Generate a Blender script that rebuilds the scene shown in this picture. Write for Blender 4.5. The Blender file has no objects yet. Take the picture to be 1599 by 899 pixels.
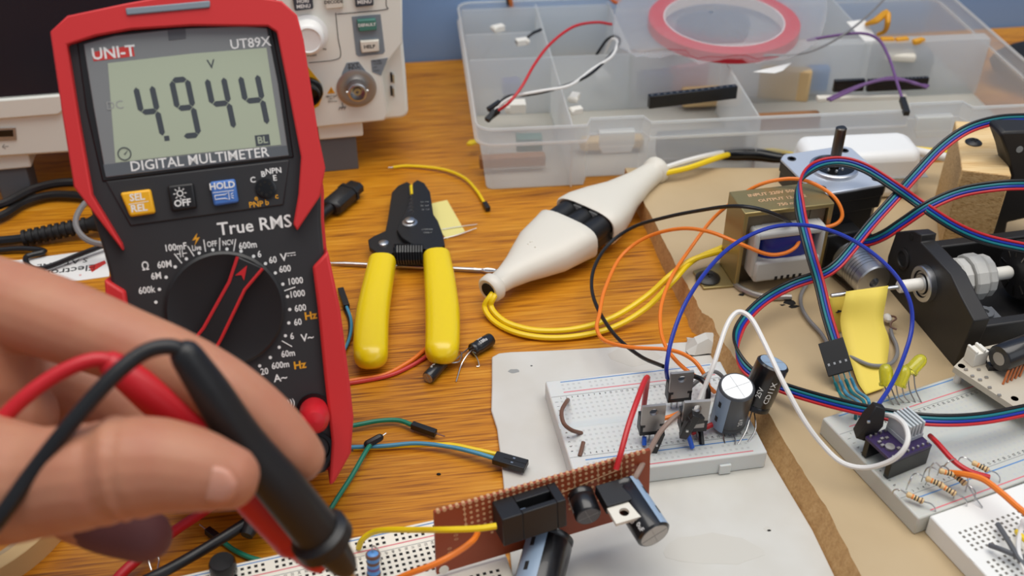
import bpy, bmesh, math, random
from mathutils import Vector, Matrix, noise as mnoise
random.seed(7)
SC = bpy.context.scene
COL = SC.collection
MM = 0.001                       # everything below is written in millimetres

# ------------------------------------------------------------------ camera
FPX, PITCH, CAMH = 1700.0, math.radians(36.0), 335.0
cd = bpy.data.cameras.new('camera'); cam = bpy.data.objects.new('camera', cd); COL.objects.link(cam)
cam.location = (0, 0, CAMH * MM); cam.rotation_euler = (math.pi / 2 - PITCH, 0, 0)
cd.sensor_width = 36.0; cd.lens = FPX / 1599 * 36.0
cd.clip_start = 0.01; cd.clip_end = 20
cd.dof.use_dof = True; cd.dof.focus_distance = 0.48; cd.dof.aperture_fstop = 10.5
SC.camera = cam

# ------------------------------------------------------------------ light and exposure
SC.view_settings.view_transform = 'Standard'; SC.view_settings.look = 'None'
SC.view_settings.exposure = 0.10; SC.view_settings.gamma = 1.0
SC.view_settings.use_curve_mapping = False
SC.cycles.transparent_max_bounces = 40; SC.cycles.max_bounces = 10
SC.cycles.use_denoising = True
world = bpy.data.worlds.new('world'); SC.world = world; world.use_nodes = True
bg = world.node_tree.nodes['Background']; bg.inputs[0].default_value = (0.82, 0.88, 1.0, 1); bg.inputs[1].default_value = 0.31
def area(name, loc, target, size, watts, col):
    l = bpy.data.lights.new(name, 'AREA'); l.energy = watts; l.color = col; l.shape = 'RECTANGLE'; l.size, l.size_y = size
    o = bpy.data.objects.new(name, l); COL.objects.link(o); o.location = Vector(loc) * MM
    o.rotation_euler = (Vector(target) - Vector(loc)).to_track_quat('-Z', 'Y').to_euler(); return o
area('ceiling_panel_light', (110, 400, 1150), (110, 380, 0), (1.3, 0.8), 12.5, (1.0, 0.96, 0.90))
area('room_window_light', (1300, -700, 1100), (50, 420, 0), (1.0, 1.1), 3.5, (0.90, 0.95, 1.0))

# ------------------------------------------------------------------ picking real places: where a sight line meets a real surface
CAMP = Vector((0, 0, CAMH))
def ray(px, py):
    u, v = (px - 799.5) / FPX, (449.5 - py) / FPX
    return Vector((u, math.cos(PITCH) + math.sin(PITCH) * v, -math.sin(PITCH) + math.cos(PITCH) * v))
def P(px, py, z=0.0):            # point on the level surface at height z
    d = ray(px, py); return CAMP + d * ((z - CAMH) / d.z)
def D(px, py, d): return CAMP + ray(px, py) * d      # point at distance d along the optical axis
def XY(x, y, z=0.0): return Vector((x, y, z))
class Frame:                     # a plane with its own axes: u right, v up, w out of the face
    def __init__(s, o, ex, ey):
        s.o = Vector(o); s.ex = Vector(ex).normalized(); n = s.ex.cross(Vector(ey)).normalized(); s.n = n; s.ey = n.cross(s.ex)
        s.M = Matrix(((s.ex.x, s.ey.x, n.x, s.o.x), (s.ex.y, s.ey.y, n.y, s.o.y), (s.ex.z, s.ey.z, n.z, s.o.z), (0, 0, 0, 1)))
    def uv(s, px, py, w=0.0):
        d = ray(px, py); o = s.o + s.n * w; t = (o - CAMP).dot(s.n) / d.dot(s.n); q = CAMP + d * t - s.o
        return Vector((q.dot(s.ex), q.dot(s.ey)))
    def uvs(s, pts, w=0.0): return [s.uv(x, y, w) for x, y in pts]
    def pt(s, u, v, w=0): return s.o + s.ex * u + s.ey * v + s.n * w
def level(o, deg): a = math.radians(deg); return Frame(o, (math.cos(a), math.sin(a), 0), (-math.sin(a), math.cos(a), 0))

# ------------------------------------------------------------------ materials
def lin(c): return tuple(((x / 255) / 12.92 if x / 255 <= 0.04045 else ((x / 255 + 0.055) / 1.055) ** 2.4) for x in c) + (1.0,)
MATS = {}
def mat(name, c, rough=0.5, metal=0.0, var=None, bump=None, coat=0.0, alpha=1.0, sss=0.0, emit=0.0, spec=0.5, trans=0.0):
    m = bpy.data.materials.new(name); m.use_nodes = True; nt = m.node_tree; b = nt.nodes['Principled BSDF']
    b.inputs['Base Color'].default_value = lin(c); b.inputs['Roughness'].default_value = rough; b.inputs['Metallic'].default_value = metal
    b.inputs['Coat Weight'].default_value = coat; b.inputs['Specular IOR Level'].default_value = spec; b.inputs['Alpha'].default_value = alpha
    b.inputs['Transmission Weight'].default_value = trans
    if sss: b.inputs['Subsurface Weight'].default_value = sss; b.inputs['Subsurface Radius'].default_value = (.004, .0016, .0008); b.inputs['Subsurface Scale'].default_value = 1.0
    if emit: b.inputs['Emission Color'].default_value = lin(c); b.inputs['Emission Strength'].default_value = emit
    tc = nt.nodes.new('ShaderNodeTexCoord')
    def nz(scale, det=3.0):
        n = nt.nodes.new('ShaderNodeTexNoise'); n.inputs['Scale'].default_value = scale; n.inputs['Detail'].default_value = det
        nt.links.new(tc.outputs['Object'], n.inputs['Vector']); return n
    if var:                       # (noise scale, second colour, contrast)
        n = nz(var[0]); r = nt.nodes.new('ShaderNodeValToRGB'); h = 0.5 * (1 - var[2])
        r.color_ramp.elements[0].position = h; r.color_ramp.elements[1].position = 1 - h
        r.color_ramp.elements[0].color = lin(c); r.color_ramp.elements[1].color = lin(var[1])
        nt.links.new(n.outputs['Fac'], r.inputs['Fac']); nt.links.new(r.outputs['Color'], b.inputs['Base Color'])
    if bump:                      # (noise scale, strength, distance mm)
        n = nz(bump[0]); bp = nt.nodes.new('ShaderNodeBump'); bp.inputs['Strength'].default_value = bump[1]; bp.inputs['Distance'].default_value = bump[2] * MM
        nt.links.new(n.outputs['Fac'], bp.inputs['Height']); nt.links.new(bp.outputs['Normal'], b.inputs['Normal'])
    MATS[name] = m; return m
def milky(name, c, clear, rough=0.35):   # frosted plastic: part of the light goes straight through
    m = bpy.data.materials.new(name); m.use_nodes = True; nt = m.node_tree; b = nt.nodes['Principled BSDF']; out = nt.nodes['Material Output']
    b.inputs['Base Color'].default_value = lin(c); b.inputs['Roughness'].default_value = rough
    t = nt.nodes.new('ShaderNodeBsdfTransparent'); x = nt.nodes.new('ShaderNodeMixShader'); x.inputs[0].default_value = clear
    tl = nt.nodes.new('ShaderNodeBsdfTranslucent'); tl.inputs['Color'].default_value = lin(c); y = nt.nodes.new('ShaderNodeMixShader'); y.inputs[0].default_value = 0.6
    nt.links.new(b.outputs[0], y.inputs[1]); nt.links.new(tl.outputs[0], y.inputs[2])
    nt.links.new(y.outputs[0], x.inputs[1]); nt.links.new(t.outputs[0], x.inputs[2]); nt.links.new(x.outputs[0], out.inputs['Surface'])
    MATS[name] = m; return m
def grain(name, stops, sc1, sc2, rough=0.45, bump=0.15, mix=0.5, rings=None):   # wood: streaks along local x
    m = bpy.data.materials.new(name); m.use_nodes = True; nt = m.node_tree; b = nt.nodes['Principled BSDF']; L = nt.links.new
    tc = nt.nodes.new('ShaderNodeTexCoord'); ns = []
    for sc, det, dist in ((sc1, 4.0, 0.6), (sc2, 6.0, 0.3)):
        mp = nt.nodes.new('ShaderNodeMapping'); mp.inputs['Scale'].default_value = sc; n = nt.nodes.new('ShaderNodeTexNoise')
        n.inputs['Scale'].default_value = 1.0; n.inputs['Detail'].default_value = det; n.inputs['Distortion'].default_value = dist
        L(tc.outputs['Object'], mp.inputs['Vector']); L(mp.outputs['Vector'], n.inputs['Vector']); ns.append(n)
    mx = nt.nodes.new('ShaderNodeMix'); mx.data_type = 'FLOAT'; mx.inputs[0].default_value = mix
    L(ns[0].outputs['Fac'], mx.inputs[2]); L(ns[1].outputs['Fac'], mx.inputs[3])
    r = nt.nodes.new('ShaderNodeValToRGB'); e = r.color_ramp.elements
    e[0].position, e[0].color = stops[0][0], lin(stops[0][1]); e[1].position, e[1].color = stops[-1][0], lin(stops[-1][1])
    for p, c in stops[1:-1]: k = e.new(p); k.color = lin(c)
    L(mx.outputs[0], r.inputs['Fac']); L(r.outputs['Color'], b.inputs['Base Color']); b.inputs['Roughness'].default_value = rough
    bp = nt.nodes.new('ShaderNodeBump'); bp.inputs['Strength'].default_value = bump; bp.inputs['Distance'].default_value = 0.0004
    L(mx.outputs[0], bp.inputs['Height']); L(bp.outputs['Normal'], b.inputs['Normal']); MATS[name] = m; return m

# ------------------------------------------------------------------ mesh building
def smooth_path(pts, sub=6, closed=False):       # Catmull-Rom through the points
    pts = [Vector(p) for p in pts]; n = len(pts)
    if n < 3: return pts
    out = []
    for i in range(n - 1):
        p0 = pts[i - 1] if i else pts[0] * 2 - pts[1]; p1, p2 = pts[i], pts[i + 1]; p3 = pts[i + 2] if i + 2 < n else pts[-1] * 2 - pts[-2]
        for k in range(sub):
            t = k / sub
            out.append(0.5 * ((2 * p1) + (p2 - p0) * t + (2 * p0 - 5 * p1 + 4 * p2 - p3) * t * t + (3 * p1 - p0 - 3 * p2 + p3) * t ** 3))
    out.append(pts[-1]); return out
def frames(pts):                                   # parallel transport
    T = []
    for i in range(len(pts)):
        d = pts[min(i + 1, len(pts) - 1)] - pts[max(i - 1, 0)]; T.append(d.normalized() if d.length > 1e-9 else Vector((0, 0, 1)))
    a = T[0].orthogonal().normalized(); out = []
    for t in T:
        a = (a - t * a.dot(t)); a = a.normalized() if a.length > 1e-6 else t.orthogonal().normalized()
        out.append((a.copy(), t.cross(a).normalized()))
    return out
_TXT = {}
def text_geo(s, size, bold, spacing=1.0):
    key = (s, round(size, 3), bold, spacing)
    if key not in _TXT:
        c = bpy.data.curves.new('t', 'FONT'); c.body = s; c.size = size; c.align_x = 'CENTER'; c.align_y = 'CENTER'; c.offset = bold * size; c.resolution_u = 2; c.space_character = spacing
        o = bpy.data.objects.new('t', c); COL.objects.link(o); bpy.context.view_layer.update()
        me = bpy.data.meshes.new_from_object(o.evaluated_get(bpy.context.evaluated_depsgraph_get()))
        _TXT[key] = ([v.co.copy() for v in me.vertices], [tuple(p.vertices) for p in me.polygons])
        bpy.data.objects.remove(o); bpy.data.curves.remove(c); bpy.data.meshes.remove(me)
    return _TXT[key]
class B:
    def __init__(s, M=None): s.v, s.f, s.m = [], [], []; s.M = M or Matrix.Identity(4)
    def add(s, vs, fs, m=0, M=None):
        T = s.M @ M if M is not None else s.M; k = len(s.v)
        s.v += [T @ Vector(v) for v in vs]; s.f += [tuple(k + i for i in f) for f in fs]; s.m += [m] * len(fs); return s
    def box(s, a, b, m=0, M=None):
        x0, y0, z0 = a; x1, y1, z1 = b
        return s.add([(x0, y0, z0), (x1, y0, z0), (x1, y1, z0), (x0, y1, z0), (x0, y0, z1), (x1, y0, z1), (x1, y1, z1), (x0, y1, z1)],
                     [(0, 3, 2, 1), (4, 5, 6, 7), (0, 1, 5, 4), (1, 2, 6, 5), (2, 3, 7, 6), (3, 0, 4, 7)], m, M)
    def cbox(s, c, d, m=0, M=None): return s.box([c[i] - d[i] / 2 for i in range(3)], [c[i] + d[i] / 2 for i in range(3)], m, M)
    def prism(s, poly, z0, z1, m=0, M=None, top=None):     # outline extruded along local z; top: another outline for the upper face
        n = len(poly); top = top or poly
        if sum(poly[i][0] * poly[(i + 1) % n][1] - poly[(i + 1) % n][0] * poly[i][1] for i in range(n)) < 0: poly, top = poly[::-1], top[::-1]
        vs = [(p[0], p[1], z0) for p in poly] + [(p[0], p[1], z1) for p in top]
        return s.add(vs, [tuple(range(n))[::-1], tuple(range(n, 2 * n))] + [(i, (i + 1) % n, n + (i + 1) % n, n + i) for i in range(n)], m, M)
    def rings(s, rs, m=0, M=None, cap=True, closed=False):
        n = len(rs[0]); vs = [p for r in rs for p in r]; fs = []
        for i in range(len(rs) - (0 if closed else 1)):
            j = (i + 1) % len(rs)
            for k in range(n): fs.append((i * n + k, i * n + (k + 1) % n, j * n + (k + 1) % n, j * n + k))
        if cap and not closed: fs += [tuple(range(n))[::-1], tuple(range((len(rs) - 1) * n, len(rs) * n))]
        return s.add(vs, fs, m, M)
    def tube(s, pts, r, n=8, m=0, M=None, sub=0, flat=None, round_ends=False):
        pts = smooth_path(pts, sub) if sub else [Vector(p) for p in pts]
        rl = list(r) if isinstance(r, (list, tuple)) else None
        if rl: R = [rl[min(int(t), len(rl) - 1)] * (1 - (t % 1)) + rl[min(int(t) + 1, len(rl) - 1)] * (t % 1) for t in [i * (len(rl) - 1) / (len(pts) - 1) for i in range(len(pts))]]
        else: R = [r] * len(pts)
        if round_ends:
            a, b = pts[0], pts[-1]; da = (pts[0] - pts[1]).normalized(); db = (pts[-1] - pts[-2]).normalized(); ks = (0.95, 0.8, 0.5)
            pts = [a + da * R[0] * k for k in ks] + pts + [b + db * R[-1] * k for k in ks[::-1]]
            R = [R[0] * math.sqrt(1 - k * k) for k in ks] + R + [R[-1] * math.sqrt(1 - k * k) for k in ks[::-1]]
        fr = frames(pts); rs = []
        for p, (a, b), q in zip(pts, fr, R): rs.append([p + a * (q * math.cos(2 * math.pi * k / n)) + b * (q * math.sin(2 * math.pi * k / n)) for k in range(n)])
        return s.rings(rs, m, M)
    def cyl(s, a, b, r, r2=None, n=20, m=0, M=None): return s.tube([a, b], [r, r if r2 is None else r2], n, m, M)
    def lathe(s, prof, a, ax, n=24, m=0, M=None, cap=True):   # profile [(radius, height)] about the axis ax from a
        a = Vector(a); ax = Vector(ax).normalized(); u = ax.orthogonal().normalized(); w = ax.cross(u)
        return s.rings([[a + ax * h + u * (max(r, .001) * math.cos(2 * math.pi * k / n)) + w * (max(r, .001) * math.sin(2 * math.pi * k / n)) for k in range(n)] for r, h in prof], m, M, cap)
    def ball(s, c, r, n=14, m=0, M=None, sc=(1, 1, 1)):
        c = Vector(c); k = n // 2; rs = []
        for i in range(k + 1):
            th = math.pi * max(.02, min(i, k - .0 if i < k else k - .02)) / k if 0 < i < k else math.pi * (.02 if i == 0 else .98)
            rs.append([c + Vector((r * math.sin(th) * math.cos(2 * math.pi * j / n) * sc[0], r * math.sin(th) * math.sin(2 * math.pi * j / n) * sc[1], r * math.cos(th) * sc[2])) for j in range(n)][::-1])
        return s.rings(rs, m, M)
    def torus(s, c, ax, R, r, n=24, k=8, m=0, M=None):
        c = Vector(c); ax = Vector(ax).normalized(); u = ax.orthogonal().normalized(); w = ax.cross(u); rs = []
        for i in range(n):
            d = u * math.cos(2 * math.pi * i / n) + w * math.sin(2 * math.pi * i / n)
            rs.append([c + d * (R + r * math.cos(2 * math.pi * j / k)) + ax * (r * math.sin(2 * math.pi * j / k)) for j in range(k)])
        return s.rings(rs, m, M, closed=True)
    def text(s, t, at, size, m=0, rot=0.0, z=0.0, bold=0.0, sx=1.0, M=None, spacing=1.0):   # flat lettering on the local xy plane
        vs, fs = text_geo(t, size, bold, spacing); c, q = math.cos(rot), math.sin(rot)
        return s.add([(at[0] + v.x * sx * c - v.y * q, at[1] + v.x * sx * q + v.y * c, z) for v in vs], fs, m, M)
    def quad(s, pts, m=0, M=None): return s.add(pts, [tuple(range(len(pts)))], m, M)
    def plate(s, top, bot, m=0): pass
    def build(s, name, mats, parent=None, bevel=0.0, smooth=40, subsurf=0, origin=None, seg=2):
        me = bpy.data.meshes.new(name); o0 = Vector(origin) if origin is not None else Vector()
        me.from_pydata([(v - o0) * MM for v in s.v], [], s.f)
        for x in (mats if isinstance(mats, (list, tuple)) else [mats]): me.materials.append(MATS[x] if isinstance(x, str) else x)
        me.polygons.foreach_set('material_index', s.m); me.update()
        bm = bmesh.new(); bm.from_mesh(me); bmesh.ops.recalc_face_normals(bm, faces=bm.faces); bm.to_mesh(me); bm.free()
        if smooth: me.polygons.foreach_set('use_smooth', [True] * len(me.polygons)); me.set_sharp_from_angle(angle=math.radians(smooth))
        o = bpy.data.objects.new(name, me); COL.objects.link(o); o.location = o0 * MM
        if parent is not None: o.parent = parent
        if bevel:
            b = o.modifiers.new('bevel', 'BEVEL'); b.width = bevel * MM; b.segments = seg; b.limit_method = 'ANGLE'; b.angle_limit = math.radians(35); b.use_clamp_overlap = True
        if subsurf:
            q = o.modifiers.new('subsurf', 'SUBSURF'); q.levels = subsurf; q.render_levels = subsurf
        return o
def tag(o, label, cat, group=None):
    o['label'] = label; o['category'] = cat
    if group: o['group'] = group
    return o
def thing(name, label, cat, M=None, group=None):      # an Empty at the thing's base; children use its own axes
    o = bpy.data.objects.new(name, None); COL.objects.link(o); o.empty_display_size = 0.01
    if M is not None:
        if isinstance(M, Frame): M = M.M
        if isinstance(M, Vector): M = Matrix.Translation(M)
        W = M.copy(); W.translation = W.translation * MM; o.matrix_world = W
    return tag(o, label, cat, group)
def struct(o): o['kind'] = 'structure'; return o
def sublabel(o, t): o['label'] = t; return o
def copy_tree(o, parent=None):
    c = o.copy(); COL.objects.link(c)
    if parent is not None: c.parent = parent
    for ch in [x for x in o.children]: copy_tree(ch, c)
    return c
def pix(pts): return [P(*q) for q in pts]              # (px, py, height) -> points in the room
def wire(name, label, cat, pts, r, m, group=None, n=8, sub=6, world=False):   # a lone wire, one mesh
    q = [Vector(p) for p in pts] if world else pix(pts)
    o = B().tube(q, r, n, sub=sub).build(name, m, origin=q[0]); return tag(o, label, cat, group)
def wire_thing(name, label, cat, pts, r, m, ends=(), group=None, world=False, bare=()):   # wire with plugs: ends = [(index 0/-1, length, half width, material)]
    q = [Vector(p) for p in pts] if world else pix(pts); t = thing(name, label, cat, q[0], group); o0 = q[0]
    w = [p - o0 for p in q]; B().tube(w, r, 8, sub=6).build('insulation', m, t)
    for e, ln, hw, mm in ends:
        a, d = (w[0], (w[0] - w[1]).normalized()) if e == 0 else (w[-1], (w[-1] - w[-2]).normalized())
        b = B(); b.tube([a - d * .5, a + d * ln], hw * 1.3, 4); b.build('plug_housing', mm, t, bevel=.2)
    for e, ln in bare:
        a, d = (w[0], (w[0] - w[1]).normalized()) if e == 0 else (w[-1], (w[-1] - w[-2]).normalized())
        B().cyl(a, a + d * ln, .32, n=6).build('bare_pin', 'steel', t)
    return t
VIEW = Vector((0, math.cos(PITCH), -math.sin(PITCH)))
def ribbon(label, pts, cols, pitch, r, t=None, twist=None, group=None):
    q = pix([p[:3] for p in pts]); tw = [p[3] if len(p) > 3 else 0.0 for p in pts]
    o0 = q[0]; t = t or thing('ribbon_cable', label, 'ribbon cable', o0, group)
    path = smooth_path(q, 6); ang = [tw[min(i // 6, len(tw) - 1)] * (1 - (i % 6) / 6) + tw[min(i // 6 + 1, len(tw) - 1)] * ((i % 6) / 6) for i in range(len(path))]
    lat = []
    for i in range(len(path)):
        d = (path[min(i + 1, len(path) - 1)] - path[max(i - 1, 0)]).normalized(); v = (path[i] - CAMP).normalized()
        a = d.cross(v).normalized(); b = a.cross(d).normalized(); th = math.radians(ang[i]); lat.append(a * math.cos(th) + b * math.sin(th))
    for k, c in enumerate(cols):
        B().tube([p - o0 + l * ((k - (len(cols) - 1) / 2) * pitch) for p, l in zip(path, lat)], r, 8).build('wire', c, t)
    return t, path, lat
# ------------------------------------------------------------------ palette
for a in (('black_plastic', (24, 24, 26), .42), ('black_gloss', (14, 14, 16), .22), ('black_rubber', (20, 20, 22), .6), ('grey_plastic', (92, 94, 98), .5),
          ('red_wire', (196, 34, 40), .4), ('black_wire', (18, 18, 21), .4), ('blue_wire', (22, 48, 158), .35), ('navy_wire', (20, 30, 110), .35), ('teal_wire', (12, 118, 128), .4),
          ('green_wire', (20, 128, 100), .45), ('orange_wire', (240, 128, 36), .45), ('rust_wire', (196, 92, 30), .45), ('yellow_wire', (242, 208, 20), .38), ('white_wire', (232, 230, 226), .4), ('grey_wire', (128, 126, 126), .45),
          ('purple_wire', (112, 78, 128), .45), ('brown_wire', (112, 78, 62), .5), ('taupe_wire', (150, 128, 116), .5), ('lightblue_wire', (70, 146, 180), .45),
          ('dark_mark', (40, 42, 44), .6), ('white_mark', (236, 236, 234), .5), ('grey_mark', (150, 152, 150), .6), ('yellow_mark', (226, 160, 34), .5), ('red_mark', (206, 60, 56), .5), ('blue_mark', (92, 140, 196), .5), ('pink_mark', (220, 120, 128), .5), ('tan_mark', (214, 170, 128), .45),
          ('cream_plastic', (226, 221, 208), .42), ('white_plastic', (240, 240, 238), .35), ('white_nylon', (236, 232, 222), .45),
          ('yellow_led', (214, 214, 40), .25), ('tan_body', (222, 190, 138), .45), ('copper', (190, 108, 60), .35), ('green_button', (70, 128, 116), .45), ('slate', (128, 140, 150), .5)):
    mat(a[0], a[1], a[2])
mat('steel', (200, 200, 200), .28, 1.0); mat('dark_steel', (104, 99, 94), .32, 1.0); mat('brushed', (206, 208, 212), .34, 1.0, bump=(900, .08, .1))
mat('tin', (176, 172, 168), .42, .85); mat('tab_metal', (168, 164, 160), .42, .75)
mat('motor_face', (206, 214, 226), .4, .45, bump=(1500, .08, .1))
mat('can_top', (226, 228, 230), .38, .55)
mat('wall_paint', (124, 156, 200), .75, var=(14, (130, 162, 206), .6), bump=(240, .12, .3))
grain('desk_wood', [(.30, (92, 50, 6)), (.41, (160, 96, 14)), (.49, (194, 124, 20)), (.58, (208, 140, 30)), (.72, (222, 164, 66))], (7, 60, 10), (34, 820, 20), rough=.36, bump=.25, mix=.70)
grain('pine', [(.30, (206, 164, 104)), (.5, (232, 198, 142)), (.7, (242, 214, 164))], (30, 300, 30), (60, 900, 60), rough=.6, bump=.2)
grain('pine_end', [(.30, (134, 94, 54)), (.46, (206, 164, 106)), (.7, (232, 198, 144))], (260, 900, 700), (700, 1500, 2400), rough=.8, bump=1.0)
mat('mdf_top', (184, 160, 122), .58, var=(26, (194, 171, 134), .5), bump=(700, .1, .15))
grain('mdf_edge', [(.3, (172, 130, 82)), (.5, (194, 152, 98)), (.7, (208, 168, 116))], (40, 300, 260), (300, 800, 900), rough=.8, bump=.6)
mat('card_white', (210, 209, 203), .6, var=(34, (202, 199, 190), .35), bump=(90, .15, .4))
mat('stain', (203, 200, 191), .65); mat('hole_black', (16, 14, 12), .8)
mat('holster_red', (206, 44, 46), .5, bump=(2500, .08, .08)); mat('lead_red', (196, 24, 36), .42)
mat('meter_black', (44, 44, 46), .5, bump=(2600, .12, .08)); mat('dial_black', (28, 28, 30), .42)
mat('lens_grey', (130, 133, 134), .16); mat('lcd_green', (176, 186, 164), .22); mat('lcd_segment', (70, 76, 82), .4); mat('lens_band', (98, 103, 108), .2)
mat('button_yellow', (240, 178, 28), .4); mat('button_blue', (70, 116, 190), .4)
mat('skin', (190, 136, 106), .5, var=(60, (178, 114, 90), .6), bump=(500, .16, .35), sss=.25, spec=.4); mat('nail', (200, 140, 118), .35, sss=.2)
mat('screen_dark', (14, 26, 46), .18)
mat('scope_body', (234, 236, 228), .45)
mat('handle_yellow', (240, 210, 14), .3, coat=.25)
mat('tool_black', (26, 26, 27), .4, bump=(900, .06, .1))
mat('note_yellow', (240, 214, 92), .65); mat('note_pale', (232, 220, 140), .65)
mat('zinc_olive', (158, 146, 104), .38, .7, var=(40, (176, 150, 92), .8), bump=(300, .1, .2)); mat('lamination', (110, 98, 80), .5, .5, bump=(1800, .35, .2))
mat('bobbin', (192, 191, 187), .5); mat('blue_tape', (22, 44, 138), .35)
mat('printed_black', (34, 32, 32), .5, bump=(500, .15, .2)); mat('gear_grey', (196, 194, 188), .5)
mat('pcb_brown', (150, 66, 34), .45); mat('pcb_edge', (186, 100, 50), .5); mat('pcb_purple', (54, 38, 82), .35); mat('pcb_cream', (196, 186, 168), .45)
mat('cap_black', (22, 22, 25), .3, coat=.3); mat('cap_stripe', (150, 172, 196), .4); mat('cap_grey', (62, 64, 68), .32)
mat('resistor_blue', (92, 150, 214), .4); mat('heatsink', (200, 206, 208), .5, .2)
mat('bread_white', (240, 240, 236), .45); mat('bread_cream', (240, 236, 222), .45)
mat('ring_red', (196, 22, 44), .35); mat('ring_core', (236, 228, 226), .5); mat('tape_roll', (222, 190, 132), .55)
mat('brown_strip', (150, 104, 64), .6)
mat('shaded_skin', (106, 64, 64), .75, bump=(400, .3, .3))  # skin of the curled fingertip with the thumb's shade put into the colour
milky('box_milk', (244, 246, 245), .42); milky('box_floor', (236, 240, 236), .10); milky('bag_film', (242, 243, 246), .70, .2)
mat('bread_milk', (215, 217, 214), .4, sss=.15); mat('bread_old', (200, 201, 194), .4, sss=.15); mat('slate_dark', (62, 68, 78), .5)

# ------------------------------------------------------------------ setting
A8 = level((-51, 748, 0), 8.0)
b = B(); b.box((-1300, 0, -30), (1300, 40, 900)); w = b.build('wall_back', 'wall_paint'); w.matrix_world = (lambda M: (setattr(M, 'translation', M.translation * MM), M)[1])(A8.M.copy()); struct(w)
t = thing('desk', 'orange-brown wood grain desk top carrying everything', 'desk', A8)
b = B(); b.box((-1000, -900, -28), (1000, -1, 0)); b.build('desk_top', 'desk_wood', t, bevel=2)
b = B(); b.box((-1000, -22, -90), (1000, -6, -28)); b.build('apron', 'desk_wood', t)

# plywood base board: traced worn left edge, level with the box front behind
edge = [(976, 262), (1001, 307), (1030, 362), (1060, 422), (1083, 462), (1096, 488), (1112, 497), (1122, 522), (1148, 560), (1180, 612), (1211, 664), (1252, 731), (1295, 800), (1345, 899)]
SL = [4.6 * min(1, i / 6) for i in range(14)]
pl = [P(x, y, 12) for x, y in edge]; pl.append(Vector((142, 215, 12))); pl += [Vector((430, 215, 12)), Vector((430, 596, 12)), Vector((300, 578, 12)), Vector((200, 566, 12))]
t = thing('base_board', 'large tan fibreboard panel with worn edge, carrying motor and transformer', 'board', Vector((250, 400, 0)))
b = B(Matrix.Translation((-250, -400, 0)))
n = len(pl); poly = [(p.x, p.y) for p in pl]; rag = []; low = []
for i, (x, y) in enumerate(poly):          # fray the cut edge a little by adding points
    rag.append((x, y)); low.append((x - (SL[i] if i < 14 else 0), y)); x2, y2 = poly[(i + 1) % n]
    if i < 13:
        for k in range(1, 7):
            q = k / 7; rag.append((x + (x2 - x) * q + random.uniform(-.35, .35), y + (y2 - y) * q + random.uniform(-.3, .3))); low.append((rag[-1][0] - SL[i] * (1 - q) - SL[i + 1] * q, rag[-1][1]))
b.prism(low, 0, 12, 1, top=rag); b.m[1] = 0
b.build('panel', ['mdf_top', 'mdf_edge'], t)
for px, py, r in ((1232, 472, 3.2), (1240, 478, 2.4), (1158, 460, 1.6), (1222, 476, 1.2), (1400, 640, 1.0)):
    q = P(px, py, 12.04); b = B(Matrix.Translation((-250, -400, 0)))
    b.prism([(q.x + r * (1 + .35 * random.uniform(-1, 1)) * math.cos(a * .7), q.y + .6 * r * (1 + .4 * random.uniform(-1, 1)) * math.sin(a * .7)) for a in range(9)], 12, 12.12); b.build('gouge', 'hole_black', t)
# glue drip / splinter strip lying at the damaged corner
# white card under the middle breadboard
cp = [(768, 557), (779, 551), (797, 549), (850, 547), (930, 543), (1000, 538), (1060, 534), (1098, 532)]
cl = [(785, 742), (776, 668), (767, 640), (768, 600)]
poly = [P(x, y, 2) for x, y in cp] + [Vector((p.x - 4.9, p.y, 0)) for p in pl[8:14]] + [Vector((128, 240, 0)), Vector((2, 240, 0))] + [P(800, 899, 2), P(790, 800, 2)] + [P(x, y, 2) for x, y in cl]
t = thing('foam_sheet', 'off-white stained card sheet under the middle breadboard', 'card', Vector((60, 340, 0)))
b = B(Matrix.Translation((-60, -340, 0))); b.prism([(p.x, p.y) for p in poly], 0.05, 2.0); b.build('sheet', 'card_white', t, bevel=.5)
def blob(px, py, rx, ry, z, m, par, name, off, k=13, jit=.25):
    q = P(px, py, z) - off; b = B(); b.prism([(q.x + rx * (1 + jit * random.uniform(-1, 1)) * math.cos(6.2832 * a / k), q.y + ry * (1 + jit * random.uniform(-1, 1)) * math.sin(6.2832 * a / k)) for a in range(k)], z, z + .06); return b.build(name, m, par)
o6 = Vector((60, 340, 0))
blob(802, 579, 2.6, 1.6, 2, 'grey_mark', t, 'smudge', o6); blob(830, 571, .5, .4, 2, 'dark_mark', t, 'speck', o6); blob(1199, 826, 1.5, 1.3, 2, 'stain', t, 'hole_rim', o6); blob(1201, 828, .8, .5, 2.05, 'hole_black', t, 'hole', o6)
blob(1110, 858, 20, 8, 2, 'stain', t, 'stain', o6, 17, .12); blob(990, 557, 12, 7, 2, 'stain', t, 'stain', o6, 11, .2)
# crumpled torn corner of the card
b = B(); q = P(1100, 541, 2); cr = []
for i in range(5):
    for j in range(5):
        h = (6.0 * math.sin(math.pi * i / 4) * math.sin(math.pi * j / 4) + 4.0 * random.random()) * (1 if 0 < i < 4 and 0 < j < 4 else .35)
        cr.append((q.x - 9 + i * 4.6 + random.uniform(-1.3, 1.3), q.y - 7 + j * 3.6 + random.uniform(-1.3, 1.3), 2 + h))
b.add(cr, [(i * 5 + j, i * 5 + 5 + j, i * 5 + 6 + j, i * 5 + j + 1) for i in range(4) for j in range(4)])
lo = [(x, y, 2.0) for x, y, z in cr]; b.add(lo, [(i * 5 + j, i * 5 + j + 1, i * 5 + 6 + j, i * 5 + 5 + j) for i in range(4) for j in range(4)])
o = b.build('paper_scrap', 'card_white', origin=q, smooth=20); tag(o, 'crumpled torn scrap of white card at the back edge of the sheet', 'paper scrap')
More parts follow.
